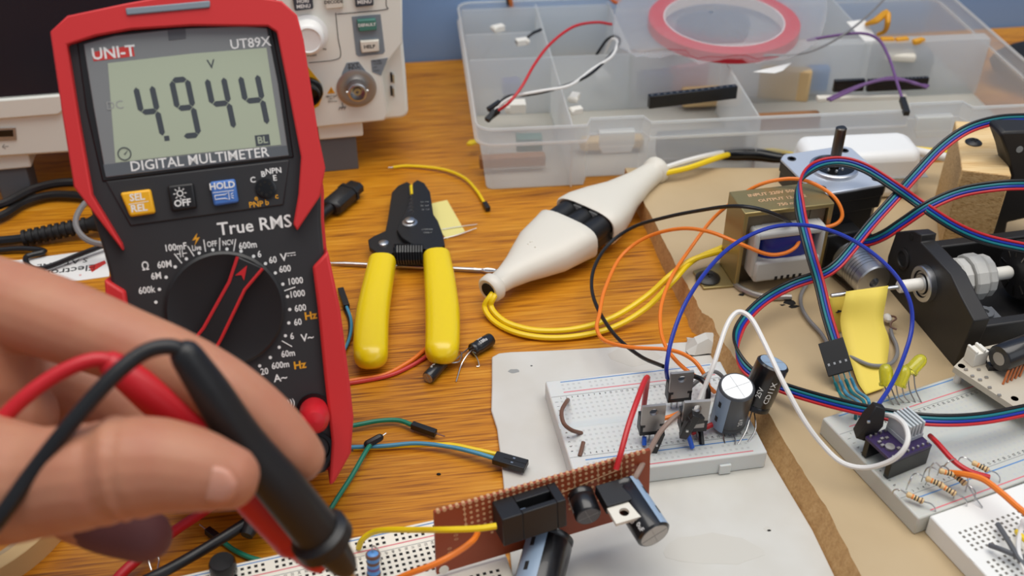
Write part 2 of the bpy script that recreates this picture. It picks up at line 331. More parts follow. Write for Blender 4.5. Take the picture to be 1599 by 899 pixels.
# ------------------------------------------------------------------ multimeter standing on its kickstand
def eul(a, bb, c=0.0): return Matrix.Rotation(a, 3, 'Z') @ Matrix.Rotation(bb, 3, 'X') @ Matrix.Rotation(c, 3, 'Y')
R3 = eul(0.227, -0.497, 0.0)
MF = Frame((-100.05, 289.94, 28.6), R3 @ Vector((1, 0, 0)), R3 @ Vector((0, 0, 1)))
U = MF.uvs
t = thing('digital_multimeter', 'red and black digital multimeter reading 4.944 on its screen', 'multimeter', MF)
body = U([(88, 56), (120, 30), (200, 16), (300, 8), (390, 8), (445, 14), (466, 34), (498, 235), (508, 300), (508, 345), (512, 391), (530, 480), (544, 600), (546, 660), (540, 720), (515, 752), (470, 768)])
left = U([(120, 285), (152, 388)]); mx = lambda p: Vector((2.0 - p.x, p.y))
low = [mx(p) for p in U([(512, 391), (530, 480), (544, 600), (546, 660), (540, 720), (515, 752), (470, 768)])]
outl = body + low[::-1] + left[::-1]
c0 = Vector((1, 90)); shrink = lambda poly, k: [c0 + (p - c0) * k for p in poly]
b = B(); b.prism(outl, -46, -13); b.build('holster_back', 'holster_red', t, bevel=4)
b = B(); b.prism(shrink(outl, .985), -30, 0, top=shrink(outl, .955)); b.build('case', 'meter_black', t, bevel=1.2)
top_in = [(105, 70), (150, 56), (205, 46), (300, 40), (418, 41), (432, 50)]
rarm = [(450, 140), (470, 245), (466, 304), (458, 350), (464, 360), (500, 306), (508, 262), (498, 215), (474, 62), (464, 24), (440, 2)]
bump_top = [(390, -6), (330, -9), (262, -6), (196, 6), (106, 25), (79, 50), (98, 180), (116, 292), (193, 392), (190, 380), (144, 304), (124, 190)]
b = B(); b.prism(U(top_in + rarm + bump_top, 3), -20, 4.2); b.build('bumper', 'holster_red', t, bevel=1.8)
rl = U([(512, 391), (488, 417), (496, 480), (506, 584), (518, 690), (514, 757), (522, 753), (548, 706), (552, 650), (546, 595), (531, 480)], 2)
for q, nm in ((rl, 'bumper'), ([mx(p) for p in rl], 'bumper')):
    b = B(); b.prism(q, -22, 3.4, top=[p * 1.0 for p in q]); b.build(nm, 'holster_red', t, bevel=1.8)
# light window on the top bumper
b = B(); b.prism(U([(196, 13), (328, 1), (328, 12), (198, 24)], 4.4), 3.9, 4.9); b.build('light_strip', 'slate', t, bevel=.4)
# display lens, LCD, printing
lens = [(131, 69), (180, 56), (280, 45), (380, 41), (417, 44), (434, 130), (451, 243), (320, 258), (166, 277), (147, 170)]
b = B(); b.prism(shrink(U([(120, 66), (180, 51), (280, 41), (380, 38), (424, 40), (442, 130), (459, 246), (320, 263), (160, 284), (134, 170)]), 1), -1, .5); b.build('display_frame', 'black_plastic', t, bevel=.5)
b = B(); b.prism(U(lens), 0, .9); lensO = b.build('display_lens', 'lens_grey', t, bevel=.3)
b = B(); b.prism(U([(169, 99), (300, 84), (416, 75), (439, 226), (300, 240), (181, 254)]), .5, 1.0); lcd = b.build('lcd_screen', 'lcd_green', t)
b = B(); b.prism(U([(162, 257), (300, 242), (448, 227), (451, 242), (320, 257), (166, 276)]), .5, .98); b.build('name_band', 'lens_band', t)
b = B(); b.prism(U([(144, 82), (208, 71), (211, 88), (147, 96)]), .5, 1.0); b.build('maker_label', 'red_mark', t)
b = B(); b.prism(U([(262, 47), (290, 45), (291, 61), (264, 64)]), .5, 1.05); b.build('flash_window', 'grey_plastic', t, bevel=.2)
segs = dict(a=((0, 1), (1, 1)), b=((1, 1), (1, .5)), c=((1, .5), (1, 0)), d=((0, 0), (1, 0)), e=((0, .5), (0, 0)), f=((0, 1), (0, .5)), g=((0, .5), (1, .5)))
b = B()
for (lt, rb, on) in (((212, 136), (249, 213), 'fgbc'), ((268, 126), (305, 211), 'abcdfg'), ((323, 123), (360, 201), 'fgbc'), ((375, 119), (412, 195), 'fgbc')):
    a0, a1 = MF.uv(*lt), MF.uv(*rb); wd = (a1.x - a0.x) * 1.0 + 1.2; ht = a0.y - a1.y; x0 = a0.x + 1.4; y0 = a1.y
    g = lambda x, y: Vector((x0 + x * (wd - 1.2) - (y - .5) * 1.2 - .7, y0 + y * ht))
    for s in on:
        p, q = (g(*k) for k in segs[s]); d = (q - p).normalized(); nn = Vector((-d.y, d.x)); h = 1.0; p = p + d * .15; q = q - d * .15
        b.quad([(*v, 1.06) for v in (p, p + d * h + nn * h, q - d * h + nn * h, q, q - d * h - nn * h, p + d * h - nn * h)])
q = MF.uv(261, 216); b.box((q.x - .9, q.y - .9, 1.04), (q.x + .9, q.y + .9, 1.06)); b.build('lcd_digits', 'lcd_segment', lcd)
b = B()
def mt(s, px, py, size, m=0, bold=.012, z=.06, sx=1.0, rot=0.0): b.text(s, MF.uv(px, py), size, m, rot, z, bold, sx)
mt('V', 330, 101, 4.4, z=1.06); b.build('unit_icon', 'lcd_segment', lcd, smooth=0); b = B(); mt('DC', 180, 165, 4.2, z=1.06, bold=0); b.build('mode_icon', 'grey_mark', lcd, smooth=0); b = B(); q = MF.uv(410, 219)
b.box((q.x - 2.6, q.y - 2, 1.03), (q.x + 2.6, q.y + 2, 1.05)); mt('BL', 410, 219, 3.6, 1, z=1.07); b.build('backlight_icon', ['lcd_segment', 'lcd_green'], lcd, smooth=0); b = B()
q = MF.uv(195, 240); b.torus((q.x, q.y, 1.03), (0, 0, 1), 2.2, .22, 20, 6); b.add([(q.x - .3, q.y - .2, 1.06), (q.x + .2, q.y - .5, 1.06), (q.x + 1.6, q.y + 1.4, 1.06)], [(0, 1, 2)])
b.build('timer_icon', 'lcd_segment', lcd, smooth=0)
for nm_, s_, x_, y_, z_, bo_ in (('brand_lettering', 'UNI-T', 178, 83, 5.6, .02), ('model_lettering', 'UT89X', 391, 68, 4.8, .012), ('name_lettering', 'DIGITAL MULTIMETER', 313, 249, 5.0, .01)): b = B(); mt(s_, x_, y_, z_, z=1.08, bold=bo_); b.build(nm_, 'white_mark', t, smooth=0)
# button plate
pw = [(165, 283), (452, 249), (443, 320), (204, 353)]
b = B(); b.prism(shrink(U(pw), 1.0), -.5, .6); b.build('button_plate', 'meter_black', t, bevel=.5)
for poly, m, rows in (([(187, 301), (235, 295), (243, 333), (203, 339)], 'button_yellow', [('SEL', 214, 308, 3.6), ('REL', 217, 325, 3.6)]),
                      ([(261, 290), (302, 285), (308, 325), (268, 331)], 'black_plastic', [('OFF', 285, 317, 3.4)]),
                      ([(327, 284), (367, 279), (373, 316), (334, 322)], 'button_blue', [('HOLD', 347, 290, 3.3)])):
    b = B(); b.prism(U(poly, 2), 0, 2.4); k = b.build('button', m, t, bevel=.9, seg=3)
    b = B()
    for s, px, py, sz in rows: b.text(s, MF.uv(px, py, 2.4), sz, 0, 0, 2.46, .025)
    if m == 'button_yellow': p, q = MF.uv(201, 319, 2.4), MF.uv(232, 314, 2.4); b.quad([(p.x, p.y - .12, 2.46), (q.x, q.y - .12, 2.46), (q.x, q.y + .12, 2.46), (p.x, p.y + .12, 2.46)])
    if m == 'button_blue':
        p, q = MF.uv(332, 301, 2.4), MF.uv(365, 297, 2.4); b.quad([(p.x, p.y - .12, 2.46), (q.x, q.y - .12, 2.46), (q.x, q.y + .12, 2.46), (p.x, p.y + .12, 2.46)])
        c = MF.uv(348, 307, 2.4); b.tube([(c.x - 2.8, c.y + .7, 2.46), (c.x + .8, c.y + .7, 2.46), (c.x + 2.2, c.y + 1.3, 2.46), (c.x + 2.2, c.y - 1.3, 2.46), (c.x + .8, c.y - .7, 2.46), (c.x - 2.8, c.y - .7, 2.46), (c.x - 2.8, c.y + .7, 2.46)], .17, 5)
        for dy in (-1, 0, 1): b.tube([(c.x + 2.9, c.y + dy * .6, 2.46), (c.x + 3.8, c.y + dy * 1.0, 2.46)], .15, 5)
    if m == 'black_plastic':
        c = MF.uv(281, 302, 2.4); b.torus((c.x, c.y, 2.45), (0, 0, 1), 1.0, .2, 16, 6)
        for i in range(8): a = i * math.pi / 4; b.tube([(c.x + 1.5 * math.cos(a), c.y + 1.5 * math.sin(a), 2.46), (c.x + 2.3 * math.cos(a), c.y + 2.3 * math.sin(a), 2.46)], .18, 5)
    b.build('symbol', 'white_mark', k, smooth=0)
q = MF.uv(415, 294); b = B(); b.lathe([(3.8, .4), (3.8, 1.3), (3.2, 1.5), (0, 1.5)], (q.x, q.y, 0), (0, 0, 1), 20); k = b.build('transistor_socket', 'black_gloss', t)
b = B()
for i in range(8): a = i * math.pi / 4; b.cyl((q.x + 2.3 * math.cos(a), q.y + 2.3 * math.sin(a), 1.45), (q.x + 2.3 * math.cos(a), q.y + 2.3 * math.sin(a), 1.58), .55, n=8)
b.build('pin_holes', 'hole_black', k)
b = B()
for s, x, y in (('C', 395, 281), ('B', 411, 272), ('NPN', 427, 267), ('E', 429, 278)): mt(s, x, y, 2.9, z=.68, bold=.02)
for s, x, y in (('PNP', 400, 319), ('b', 417, 316), ('c', 432, 306), ('e', 400, 309)): mt(s, x, y, 2.9, 1, z=.68, bold=.02)
for s, x, y, sz in (('True RMS', 398, 352, 6.6), ('100mF', 274, 386, 3.5), ('60M', 257, 413, 3.5), ('6M', 244, 431, 3.5), ('600k', 229, 453, 3.5), ('\u03a9', 227, 416, 4.2), ('Live', 307, 387, 2.9), ('OFF', 331, 381, 2.9), ('NCV', 356, 379, 2.7), ('600m', 387, 383, 3.5),
                    ('6', 405, 397, 3.5), ('60', 426, 406, 3.5), ('V', 443, 402, 4.0), ('600', 445, 420, 3.5), ('1000', 461, 439, 3.5), ('1000', 464, 459, 3.5), ('600', 469, 481, 3.5), ('60', 465, 503, 3.5), ('6', 456, 525, 3.5), ('V~', 480, 527, 4.0), ('60m', 450, 552, 3.5), ('600m', 438, 570, 3.5),
                    ('20', 413, 580, 3.5), ('A~', 438, 590, 4.0), (')))', 455, 628, 3.4)): mt(s, x, y, sz, z=.1, bold=.018 if s != 'True RMS' else .014, sx=1.0 if s in ('True RMS', 'V', 'V~', 'A~') else .72 if s in ('Live', 'OFF', 'NCV') else .84)
for s, x, y in (('Hz', 485, 493), ('Hz', 468, 570)): mt(s, x, y, 4.0, 1, z=.1, bold=.03)
for x, y in ((243.5, 471.6), (249, 451.6), (259.4, 432.7), (273.6, 416.5), (291, 404), (311, 395), (332.4, 390), (354.4, 388.7), (376.4, 392), (396, 400), (414.6, 411.4), (430, 426), (441.7, 443.5), (449, 462.8), (452.5, 483), (451, 504), (445.7, 524), (436, 542), (422, 558), (405.5, 571), (387, 582)):
    q = MF.uv(x, y); b.cyl((q.x, q.y, 0), (q.x, q.y, .1), .62, n=10)
for a, c in (((293, 384), (303, 400)), ((318, 374), (321, 393)), ((343, 371), (343, 391)), ((368, 373), (365, 392)), ((272, 396), (284, 411)), ((444, 454), (461, 448)), ((440, 532), (456, 541))):
    p, q = MF.uv(*a), MF.uv(*c); b.tube([(p.x, p.y, .05), (q.x, q.y, .05)], .22, 5)
p = MF.uv(455, 398); b.box((p.x - 1.6, p.y + .6, .06), (p.x + 1.6, p.y + .9, .1)); [b.box((p.x - 1.6 + i * 1.2, p.y - .3, .06), (p.x - .8 + i * 1.2, p.y, .1)) for i in range(3)]
p = MF.uv(306, 373); b.add([(p.x + .8, p.y + 2.2, .1), (p.x - 1.4, p.y - .4, .1), (p.x + .1, p.y - .2, .1), (p.x - .9, p.y - 2.4, .1), (p.x + 1.5, p.y + .5, .1), (p.x + .2, p.y + .4, .1)], [(0, 1, 2, 5), (2, 3, 4, 5)], 1)
p = MF.uv(283, 396); [b.tube([(p.x + i, p.y - 1.3, .06), (p.x + i, p.y + 1.3, .06)], .17, 5) for i in (-.4, .5)]; [b.tube([(p.x + i, p.y, .06), (p.x + i * 3.4, p.y, .06)], .17, 5) for i in (-.5, .6)]
b.build('face_lettering', ['white_mark', 'yellow_mark'], t, smooth=0)
# rotary dial
q = MF.uv(352, 482); b = B(); b.lathe([(21.6, -.2), (21.6, 1.6), (20.6, 2.2), (18.5, 1.7), (12, 1.0), (0, .8)], (q.x, q.y, 0), (0, 0, 1), 56); dial = b.build('rotary_dial', 'dial_black', t)
bar = U([(371, 400), (411, 418), (383, 452), (345, 530), (330, 556), (298, 536), (318, 512), (358, 440)], 5)
b = B(); b.prism(bar, 1, 5.4); g = b.build('dial_grip', 'dial_black', dial, bevel=.5)
b = B()
for line in ([(371, 401), (358, 440), (318, 512), (299, 536)], [(410, 419), (382, 452), (345, 529), (331, 554)]): b.tube([(*MF.uv(x, y, 5.4), 5.35) for x, y in line], .65, 6)
b.prism(U([(386, 414), (367, 430), (377, 429), (381, 438)], 5.4), 5.3, 5.7); b.build('pointer_marks', 'red_wire', g)
# jack panel and kickstand
q = MF.uv(470, 650)
for px, py in ((490, 640), (494, 700), (440, 745), (380, 700)):
    p = MF.uv(px, py); b = B(); b.lathe([(6.6, -.2), (6.6, 1.0), (5.2, 1.0), (4.6, -.1)], (p.x, p.y, 0), (0, 0, 1), 24); b.build('jack_ring', 'black_gloss', t)
for s, px, py in (('A', 505, 668, ), ('COM', 440, 722), ('mA', 380, 676)): pass
ax = MF.pt(1, 120, -46); foot = Vector((ax.x, ax.y, 0)) + Vector((MF.n.x, MF.n.y, 0)).normalized() * -58
Mi = MF.M.inverted(); f0 = Mi @ foot; h0 = Vector((1, 120, -46))
b = B(); wv = Vector((26, 0, 0)); d3 = (f0 - h0).normalized(); n3 = d3.cross(Vector((1, 0, 0))) * 3
b.rings([[h0 - wv - n3, h0 + wv - n3, h0 + wv + n3 * .3, h0 - wv + n3 * .3], [f0 - wv - n3, f0 + wv - n3, f0 + wv + n3 * .3, f0 - wv + n3 * .3]]); b.build('kickstand', 'holster_red', t, bevel=1)

# ------------------------------------------------------------------ hand with two test probes
def hand_pt(px, py, d): return D(px, py, d)
HAND0 = D(120, 700, 300)
t = thing('person', 'blurred hand of a person gripping a black and a red test probe', 'person', HAND0)
b = B(Matrix.Translation(-HAND0))
def limb(pts, n=18, sub=6):
    q = [D(x, y, d) for x, y, d, r in pts]; b.tube(q, [r * d / FPX for x, y, d, r in pts], n, sub=sub, round_ends=True)
limb([(-420, 640, 345, 190), (-230, 600, 335, 185), (-110, 580, 325, 165)])                                          # wrist and forearm
limb([(-230, 520, 335, 130), (-100, 490, 328, 100), (0, 490, 322, 72)])                                               # back of the hand
limb([(-110, 446, 326, 72), (0, 470, 320, 68), (100, 502, 316, 66), (200, 540, 313, 60), (280, 572, 312, 56), (350, 612, 312, 55), (408, 655, 314, 51), (448, 694, 316, 46), (466, 712, 318, 42)])    # index finger
limb([(-260, 700, 308, 150), (-110, 735, 294, 125), (0, 752, 287, 100), (70, 752, 284, 86), (136, 743, 281, 84), (148, 741, 281, 76), (160, 739, 281, 85), (174, 736, 280, 75), (188, 732, 280, 86), (202, 731, 280, 77), (216, 729, 280, 82), (255, 727, 280, 75), (310, 735, 281, 66), (352, 744, 282, 54)])   # thumb
limb([(-140, 560, 338, 92), (40, 590, 346, 66), (165, 632, 352, 56), (190, 700, 352, 50), (120, 770, 340, 46), (110, 800, 326, 42), (170, 822, 318, 42), (226, 836, 314, 40)])        # middle finger, curled under
limb([(-150, 600, 352, 92), (20, 650, 364, 62), (120, 690, 368, 52), (150, 730, 364, 46), (110, 780, 352, 42)])          # ring finger
limb([(-180, 650, 366, 84), (-40, 700, 376, 56), (30, 740, 378, 46), (50, 790, 366, 40)])                            # little finger
limb([(-150, 640, 322, 150), (-30, 640, 324, 100), (30, 650, 326, 60)])                                              # palm web
o = b.build('hand', 'skin', t)
m = o.modifiers.new('remesh', 'REMESH'); m.mode = 'VOXEL'; m.voxel_size = .0011; m.use_smooth_shade = True
m = o.modifiers.new('smooth', 'SMOOTH'); m.factor = .5; m.iterations = 4
b = B(Matrix.Translation(-HAND0)); q = [D(*p) for p in ((132, 806, 323), (170, 822, 318), (226, 836, 314))]; b.tube(q, [8.35, 8.2, 7.75], 20, sub=6, round_ends=True); o = b.build('shaded_fingertip', 'shaded_skin', t); sublabel(o, 'dark purplish fingertip below the thumb, shade painted into its colour')  # added sleeve over the middle fingertip; its dark colour paints the shade there
# thumb nail: a thin curved shell on the side of the thumb that faces the lens
b = B(Matrix.Translation(-HAND0)); rows = []
for i in range(7):
    u_ = i / 6; row = []
    for j in range(7):
        v_ = (j / 6 - .5) * 2; ww = 31 * max(.12, 1 - abs(2 * u_ - 1) ** 2.6) ** .5; px = 300 + 70 * u_; py = 755 + v_ * ww + 5 * u_
        rr = 55 * 281 / FPX; dd = 281 - rr * math.sqrt(max(.05, 1 - (v_ * .5 + .1) ** 2)) * (1.02 - .10 * u_ ** 3) + .25
        row.append(D(px, py, dd))
    rows.append(row)
b.add([p for r in rows for p in r], [(i * 7 + j, i * 7 + 7 + j, i * 7 + 8 + j, i * 7 + j + 1) for i in range(6) for j in range(6)])
o = b.build('thumb_nail', 'nail', t, smooth=180); m = o.modifiers.new('thick', 'SOLIDIFY'); m.thickness = .0006
sublabel(o, 'pinkish thumb nail')

def probe_lead(label, handle, cable_pts, plug_pts, mh, mc, guard, tip):
    a, e = D(*handle[0][:3]), D(*handle[-1][:3]); t = thing('test_lead', label, 'test lead', a)
    T = Matrix.Translation(-a); b = B(T)
    b.tube([D(*h[:3]) for h in handle], [h[3] * h[2] / FPX for h in handle], 20, sub=4, round_ends=True); k = b.build('probe_handle', mh, t)
    d = (D(*handle[-1][:3]) - D(*handle[-2][:3])).normalized(); r = handle[-1][3] * handle[-1][2] / FPX
    b = B(T); b.lathe([(r * .9, -3), (r * guard, -1), (r * guard, 3), (r * .8, 5), (r * .6, 14), (r * .42, 17), (0.1, 17)], e, d, 24); b.build('finger_guard', mh, k)
    if tip: b = B(T); b.lathe([(1.0, 15), (1.0, 24), (.1, 28)], e, d, 12); b.build('metal_tip', 'steel', k)
    b = B(T); b.tube([D(*p) if len(p) == 3 else Vector(p[:3]) for p in cable_pts], 2.15, 10, sub=6); b.build('cable', mc, t)
    return t, T
# black lead: probe in front of the finger, cable arching back over the hand to the left, plug in the meter
pj = MF.pt(*MF.uv(384, 770), 6); pj2 = MF.pt(*MF.uv(384, 770), 16)
t, T = probe_lead('black test lead, its thick probe held in the hand in front', [(292, 556, 284, 26), (330, 612, 289, 31), (380, 690, 297, 35), (440, 762, 306, 38), (500, 836, 318, 38)],
    [(300, 568, 284), (280, 545, 282), (250, 542, 280), (215, 556, 278), (170, 594, 275), (110, 662, 272), (50, 738, 270), (-5, 815, 268), (-60, 880, 272), (-80, 960, 300), (20, 990, 350), (150, 940, 392), (240, 900, 402), (300, 868, 412), (350, 838, 418), (400, 806, 424)],
    None, 'black_plastic', 'black_wire', 1.28, True)
b = B(T); a = D(398, 808, 424); e = D(408, 786, 428); b.lathe([(2.4, -8), (4.6, 0), (5.2, 2), (5.2, 12), (4.4, 14)], a, e - a, 18); b.build('banana_plug', 'black_plastic', t)
# red lead: probe under the thumb alongside the black one, plug in the upper right jack of the meter
t, T = probe_lead('red test lead, its probe gripped behind the thumb and plugged into the meter', [(176, 570, 300, 22), (230, 610, 304, 30), (300, 668, 311, 36), (380, 752, 321, 37), (455, 832, 334, 36)],
    [(190, 578, 300), (165, 562, 298), (130, 566, 296), (80, 590, 294), (30, 628, 292), (-20, 680, 292), (-90, 760, 300), (-130, 900, 330), (40, 1000, 380), (150, 935, 400), (200, 886, 414), (265, 834, 424), (332, 788, 420), (390, 740, 404), (440, 690, 386), (470, 655, 378)],
    None, 'lead_red', 'lead_red', 1.0, False)
q = MF.uv(490, 640); a = MF.pt(q.x, q.y, 0); b = B(T); b.lathe([(5.0, 0), (5.4, 2), (5.6, 12), (5.2, 16), (3.6, 19), (.3, 20)], a, MF.n, 24); b.build('banana_plug', 'lead_red', t)
# ------------------------------------------------------------------ oscilloscope behind the meter
SF = Frame((-61.5, 590, 30), (math.cos(math.radians(11)), math.sin(math.radians(11)), 0), (0, .06, 1))
U = SF.uvs
t = thing('oscilloscope', 'cream bench oscilloscope with dark screen behind the multimeter', 'oscilloscope', SF)
# body outline on the front plane: rounded lower right corner, left part steps up under the screen
bl = SF.uv(-60, 262); wl = bl.x
rc = [(0 - 5 * (1 - math.cos(a)), 5 - 5 * math.sin(a)) for a in [i * math.pi / 8 for i in range(5)]]
b = B(); b.prism([(-2.5, 158)] + [(0, 30)] + rc + [(wl, 0), (wl, 158)], -105, -6); b.build('case', 'scope_body', t, bevel=2)
inn = U([(600, -40), (628, -40), (629, 68), (600, 104), (597, 118), (606, 178), (601, 189), (430, 206), (430, -40)])
b = B(); b.prism(inn, -10, 0); pan = b.build('control_panel', 'scope_body', t, bevel=1.2)
scr = U([(-60, -45), (440, -45), (440, 128), (106, 145), (-60, 157)])
b = B(); b.prism([(wl, 158), (SF.uv(440, 0).x, 158), SF.uv(440, 212), SF.uv(105, 240), SF.uv(0, 247), (wl, SF.uv(0, 247).y)], -10, -1); b.build('bezel', 'scope_body', t, bevel=1.5)
b = B(); b.prism(scr, -6, -.4); b.build('screen', 'screen_dark', t, bevel=.5)
lip = U([(-60, 159), (95, 147), (102, 170), (92, 178), (-60, 190)])
b = B(); b.prism(lip, -2, 1.4); b.build('lower_bezel', 'scope_body', t, bevel=1.0)
b = B(); q = U([(-20, 201), (24, 199), (26, 219), (-20, 221)]); b.prism(q, -1.2, -.2); k = b.build('usb_port', 'tin', t, bevel=.3)
b = B(); q = U([(-20, 205), (20, 203), (21, 213), (-20, 214)]); b.prism(q, -.4, .0); b.build('usb_socket', 'black_gloss', k)
b = B(); b.text('\u2190', SF.uv(8, 230), 5, 0, 0, -.8); b.build('usb_mark', 'grey_mark', t, smooth=0)
# feet: cream block and dark rubber leg, right and left
for (c0, c1, f0, f1) in (((498, 219), (566, 194), 500, 560), ((-20, 268), (45, 246), -10, 40)):
    p, q = SF.uv(*c0, -4), SF.uv(*c1, -4); hi = max(p.y, q.y) + 4
    b = B(); b.box((p.x, min(p.y, q.y), -34), (q.x, hi, -4)); k = b.build('foot_block', 'scope_body', t, bevel=1)
    ux, uy = SF.uv(f0, 260, -6).x, SF.uv(f1, 260, -6).x
    b = B(); b.rings([[(ux, -29.9, -4), (uy, -29.9, -4), (uy, -29.9, -22), (ux, -29.9, -22)], [(ux, hi - 6, -6), (uy, hi - 6, -6), (uy, hi - 6, -24), (ux, hi - 6, -24)]]); b.build('rubber_foot', 'grey_plastic', t, bevel=.6)
# buttons, knobs, connectors
def shrink2(poly, k):
    c = sum(poly, Vector((0, 0))) / len(poly); return [c + (p - c) * k for p in poly]
def sbtn(poly, m, txt, c, sz, tm):
    b = B(); b.prism(U(poly, 2), 0, 2.6, top=shrink2(U(poly, 2), .93)); k = b.build('button', m, t, bevel=.5)
    b = B()
    for s, px, py in txt: b.text(s, SF.uv(px, py, 2.6), sz, 0, 0, 2.68, .03)
    b.build('button_text', tm, k, smooth=0)
sbtn([(456, -6), (488, -8), (490, 14), (460, 18)], 'slate_dark', [('HORI', 473, 2), ('MENU', 474, 10)], 0, 2.8, 'white_mark')
sbtn([(505, -10), (536, -12), (537, 12), (508, 15)], 'cream_plastic', [('DECODE', 521, 3)], 0, 2.6, 'dark_mark')
sbtn([(553, -14), (583, -16), (584, 9), (555, 12)], 'slate_dark', [('MENU', 569, 3)], 0, 2.9, 'white_mark')
b = B(); b.prism(U([(549, 26), (594, 22), (601, 80), (598, 84), (560, 88), (556, 85)]), 0, .25); b.build('button_surround', 'slate', t)
sbtn([(557, 31), (587, 29), (589, 47), (560, 50)], 'green_button', [('DEFAULT', 573, 39)], 0, 2.4, 'white_mark')
sbtn([(562, 64), (592, 62), (593, 80), (564, 83)], 'cream_plastic', [('HELP', 577, 73)], 0, 2.9, 'dark_mark')
q = SF.uv(481, 61, 8); b = B(); b.lathe([(11.5, 0), (11.5, .6), (9.4, 1.2), (9, 9), (8.2, 10.2), (7, 10.6), (6.6, 10.0), (0, 9.6)], (q.x, q.y, 0), (0, 0, 1), 32); b.build('scale_knob', 'white_plastic', t)
# external trigger connector
q = SF.uv(557, 138, 1); b = B(); b.prism(U([(541, 98), (560, 96), (572, 112), (584, 138), (530, 140), (534, 114)]), 0, .3); b.build('trigger_label', 'slate', t)
b = B(); b.lathe([(11.6, 0), (11.6, 1.1), (10.4, 1.5), (6, .8), (5.4, .4)], (q.x, q.y, 0), (0, 0, 1), 36); k = b.build('connector_flange', 'tin', t)
b = B(); b.lathe([(5.5, 0), (5.5, 8), (5.0, 8.4), (4.3, 8.4), (4.2, 3), (2.4, 3), (2.2, 7), (.9, 7), (.8, 4), (0, 4)], (q.x, q.y, 0), (0, 0, 1), 28); [b.cyl((q.x + s * 5.2, q.y, 6), (q.x + s * 6.4, q.y, 6), .9, n=10) for s in (-1, 1)]; b.build('trigger_connector', 'steel', k)
q = SF.uv(488, 143, 3); b = B(); b.prism(U([(470, 98), (482, 106), (500, 128), (505, 146), (498, 165), (470, 180)]), 0, .3); b.build('channel_label', 'button_yellow', t)
b = B(); b.lathe([(8.0, 0), (8.0, 3), (7.2, 3.6), (6.4, 3.6), (6.2, 10), (5.2, 10.4), (5, 6), (0, 6)], (SF.uv(483, 145, 3).x, q.y, 0), (0, 0, 1), 28); b.build('channel_connector', 'black_gloss', t)
b = B(); b.add([(*SF.uv(x, y), .3) for x, y in ((517, 135), (523, 145), (511, 146))], [(0, 1, 2)], 1)
b.text('!', SF.uv(517, 142), 2.6, 0, 0, .36, .02)
for s, x, y, z in (('EXT', 552, 102, 3.4), ('TRIG', 553, 108, 3.4), ('1M\u03a9//16pF', 517, 150, 1.5), ('CAT I', 517, 154, 1.5), ('300Vrms', 519, 158, 1.5), ('SCALE', 473, 32, 2.2), ('ns', 507, 76, 2.2), ('PUSH', 487, 86, 2.2)): b.text(s, SF.uv(x, y), z, 0, 0, .36, .01)
c = SF.uv(535, 167); [b.tube([(c.x - w_, c.y + h_, .3), (c.x + w_, c.y + h_, .3)], .2, 5) for w_, h_ in ((1.8, 0),)]; b.tube([(c.x, c.y, .3), (c.x, c.y + 3, .3)], .2, 5); [b.tube([(c.x + i, c.y, .3), (c.x + i - .8, c.y - 1.4, .3)], .2, 5) for i in (-1.6, 0, 1.6)]
b.build('panel_lettering', ['dark_mark', 'yellow_mark'], t, smooth=0)
b = B(); b.prism(U([(579, 94), (606, 90), (595, 118), (581, 112)]), 0, .25); k = b.build('probe_label', 'slate', t)
b = B(); b.text('PROBE', SF.uv(588, 95), 1.7, 0, 0, .32); b.text('COMP', SF.uv(590, 99), 1.7, 0, 0, .32); b.text('~3V', SF.uv(585, 105), 1.7, 0, 0, .32); b.text('1kHz', SF.uv(588, 110), 1.7, 0, 0, .32); b.build('probe_text', 'dark_mark', k, smooth=0)
b = B()
for ln in ([(524, 20), (528, 60), (532, 84), (524, 93), (482, 98)], [(526, 22), (600, 15), (603, 8), (602, -20)], [(506, 48), (509, 58), (508, 68)]): b.tube([(*SF.uv(x, y), .1) for x, y in ln], .22, 5, sub=4)
b.build('panel_lines', 'dark_mark', t)
for y in (122, 143):
    q = SF.uv(616, y, -4); b = B(); b.box((q.x - 1.2, q.y - 2.6, -6), (q.x - .2, q.y + 2.6, -2.5)); b.build('probe_terminal', 'steel', t)
    b = B(); b.box((q.x - 2.2, q.y - 3, -6), (q.x - 1.1, q.y + 3, -5.4)); b.build('terminal_slot', 'hole_black', t)

# ------------------------------------------------------------------ left edge: cords, card, roll
wire('black_cable', 'thick black cord in the background left of the meter, upper one', 'cord', [(-60, 330, 8), (0, 320, 8), (50, 296, 9), (100, 285, 10), (150, 290, 8), (215, 320, 6)], 2.6, 'black_wire', 'black cords behind the meter')
wire('black_cable', 'thick black cord in the background left of the meter, just under the upper one', 'cord', [(-60, 352, 4), (0, 338, 4), (40, 315, 4), (90, 304, 4), (160, 312, 4), (230, 340, 4)], 2.6, 'black_wire', 'black cords behind the meter')
t = wire_thing('adapter_cord', 'black cord with ribbed strain relief left of the meter', 'cord', [(-70, 380, 4), (0, 376, 4), (40, 372, 5)], 2.7, 'black_wire')
o0 = P(-70, 380, 4); b = B(Matrix.Translation(-o0)); p, q = P(36, 372, 5), P(150, 348, 8); d = (q - p).normalized(); L = (q - p).length
b.lathe([(3, 0)] + [x for i in range(10) for x in ((4.6, i * L / 11), (4.6, i * L / 11 + 1.8), (3.6, i * L / 11 + 2), (3.6, (i + 1) * L / 11 - .2))] + [(5, L), (5, L + 20)], p, d, 16); b.build('strain_relief', 'black_rubber', t)
wire('thin_cord', 'thin black cord looping under the ribbed strain relief', 'cord', [(-40, 395, 2), (30, 388, 3), (70, 392, 3), (40, 402, 3), (60, 420, 3), (130, 395, 4), (190, 372, 5)], 1.5, 'black_wire')
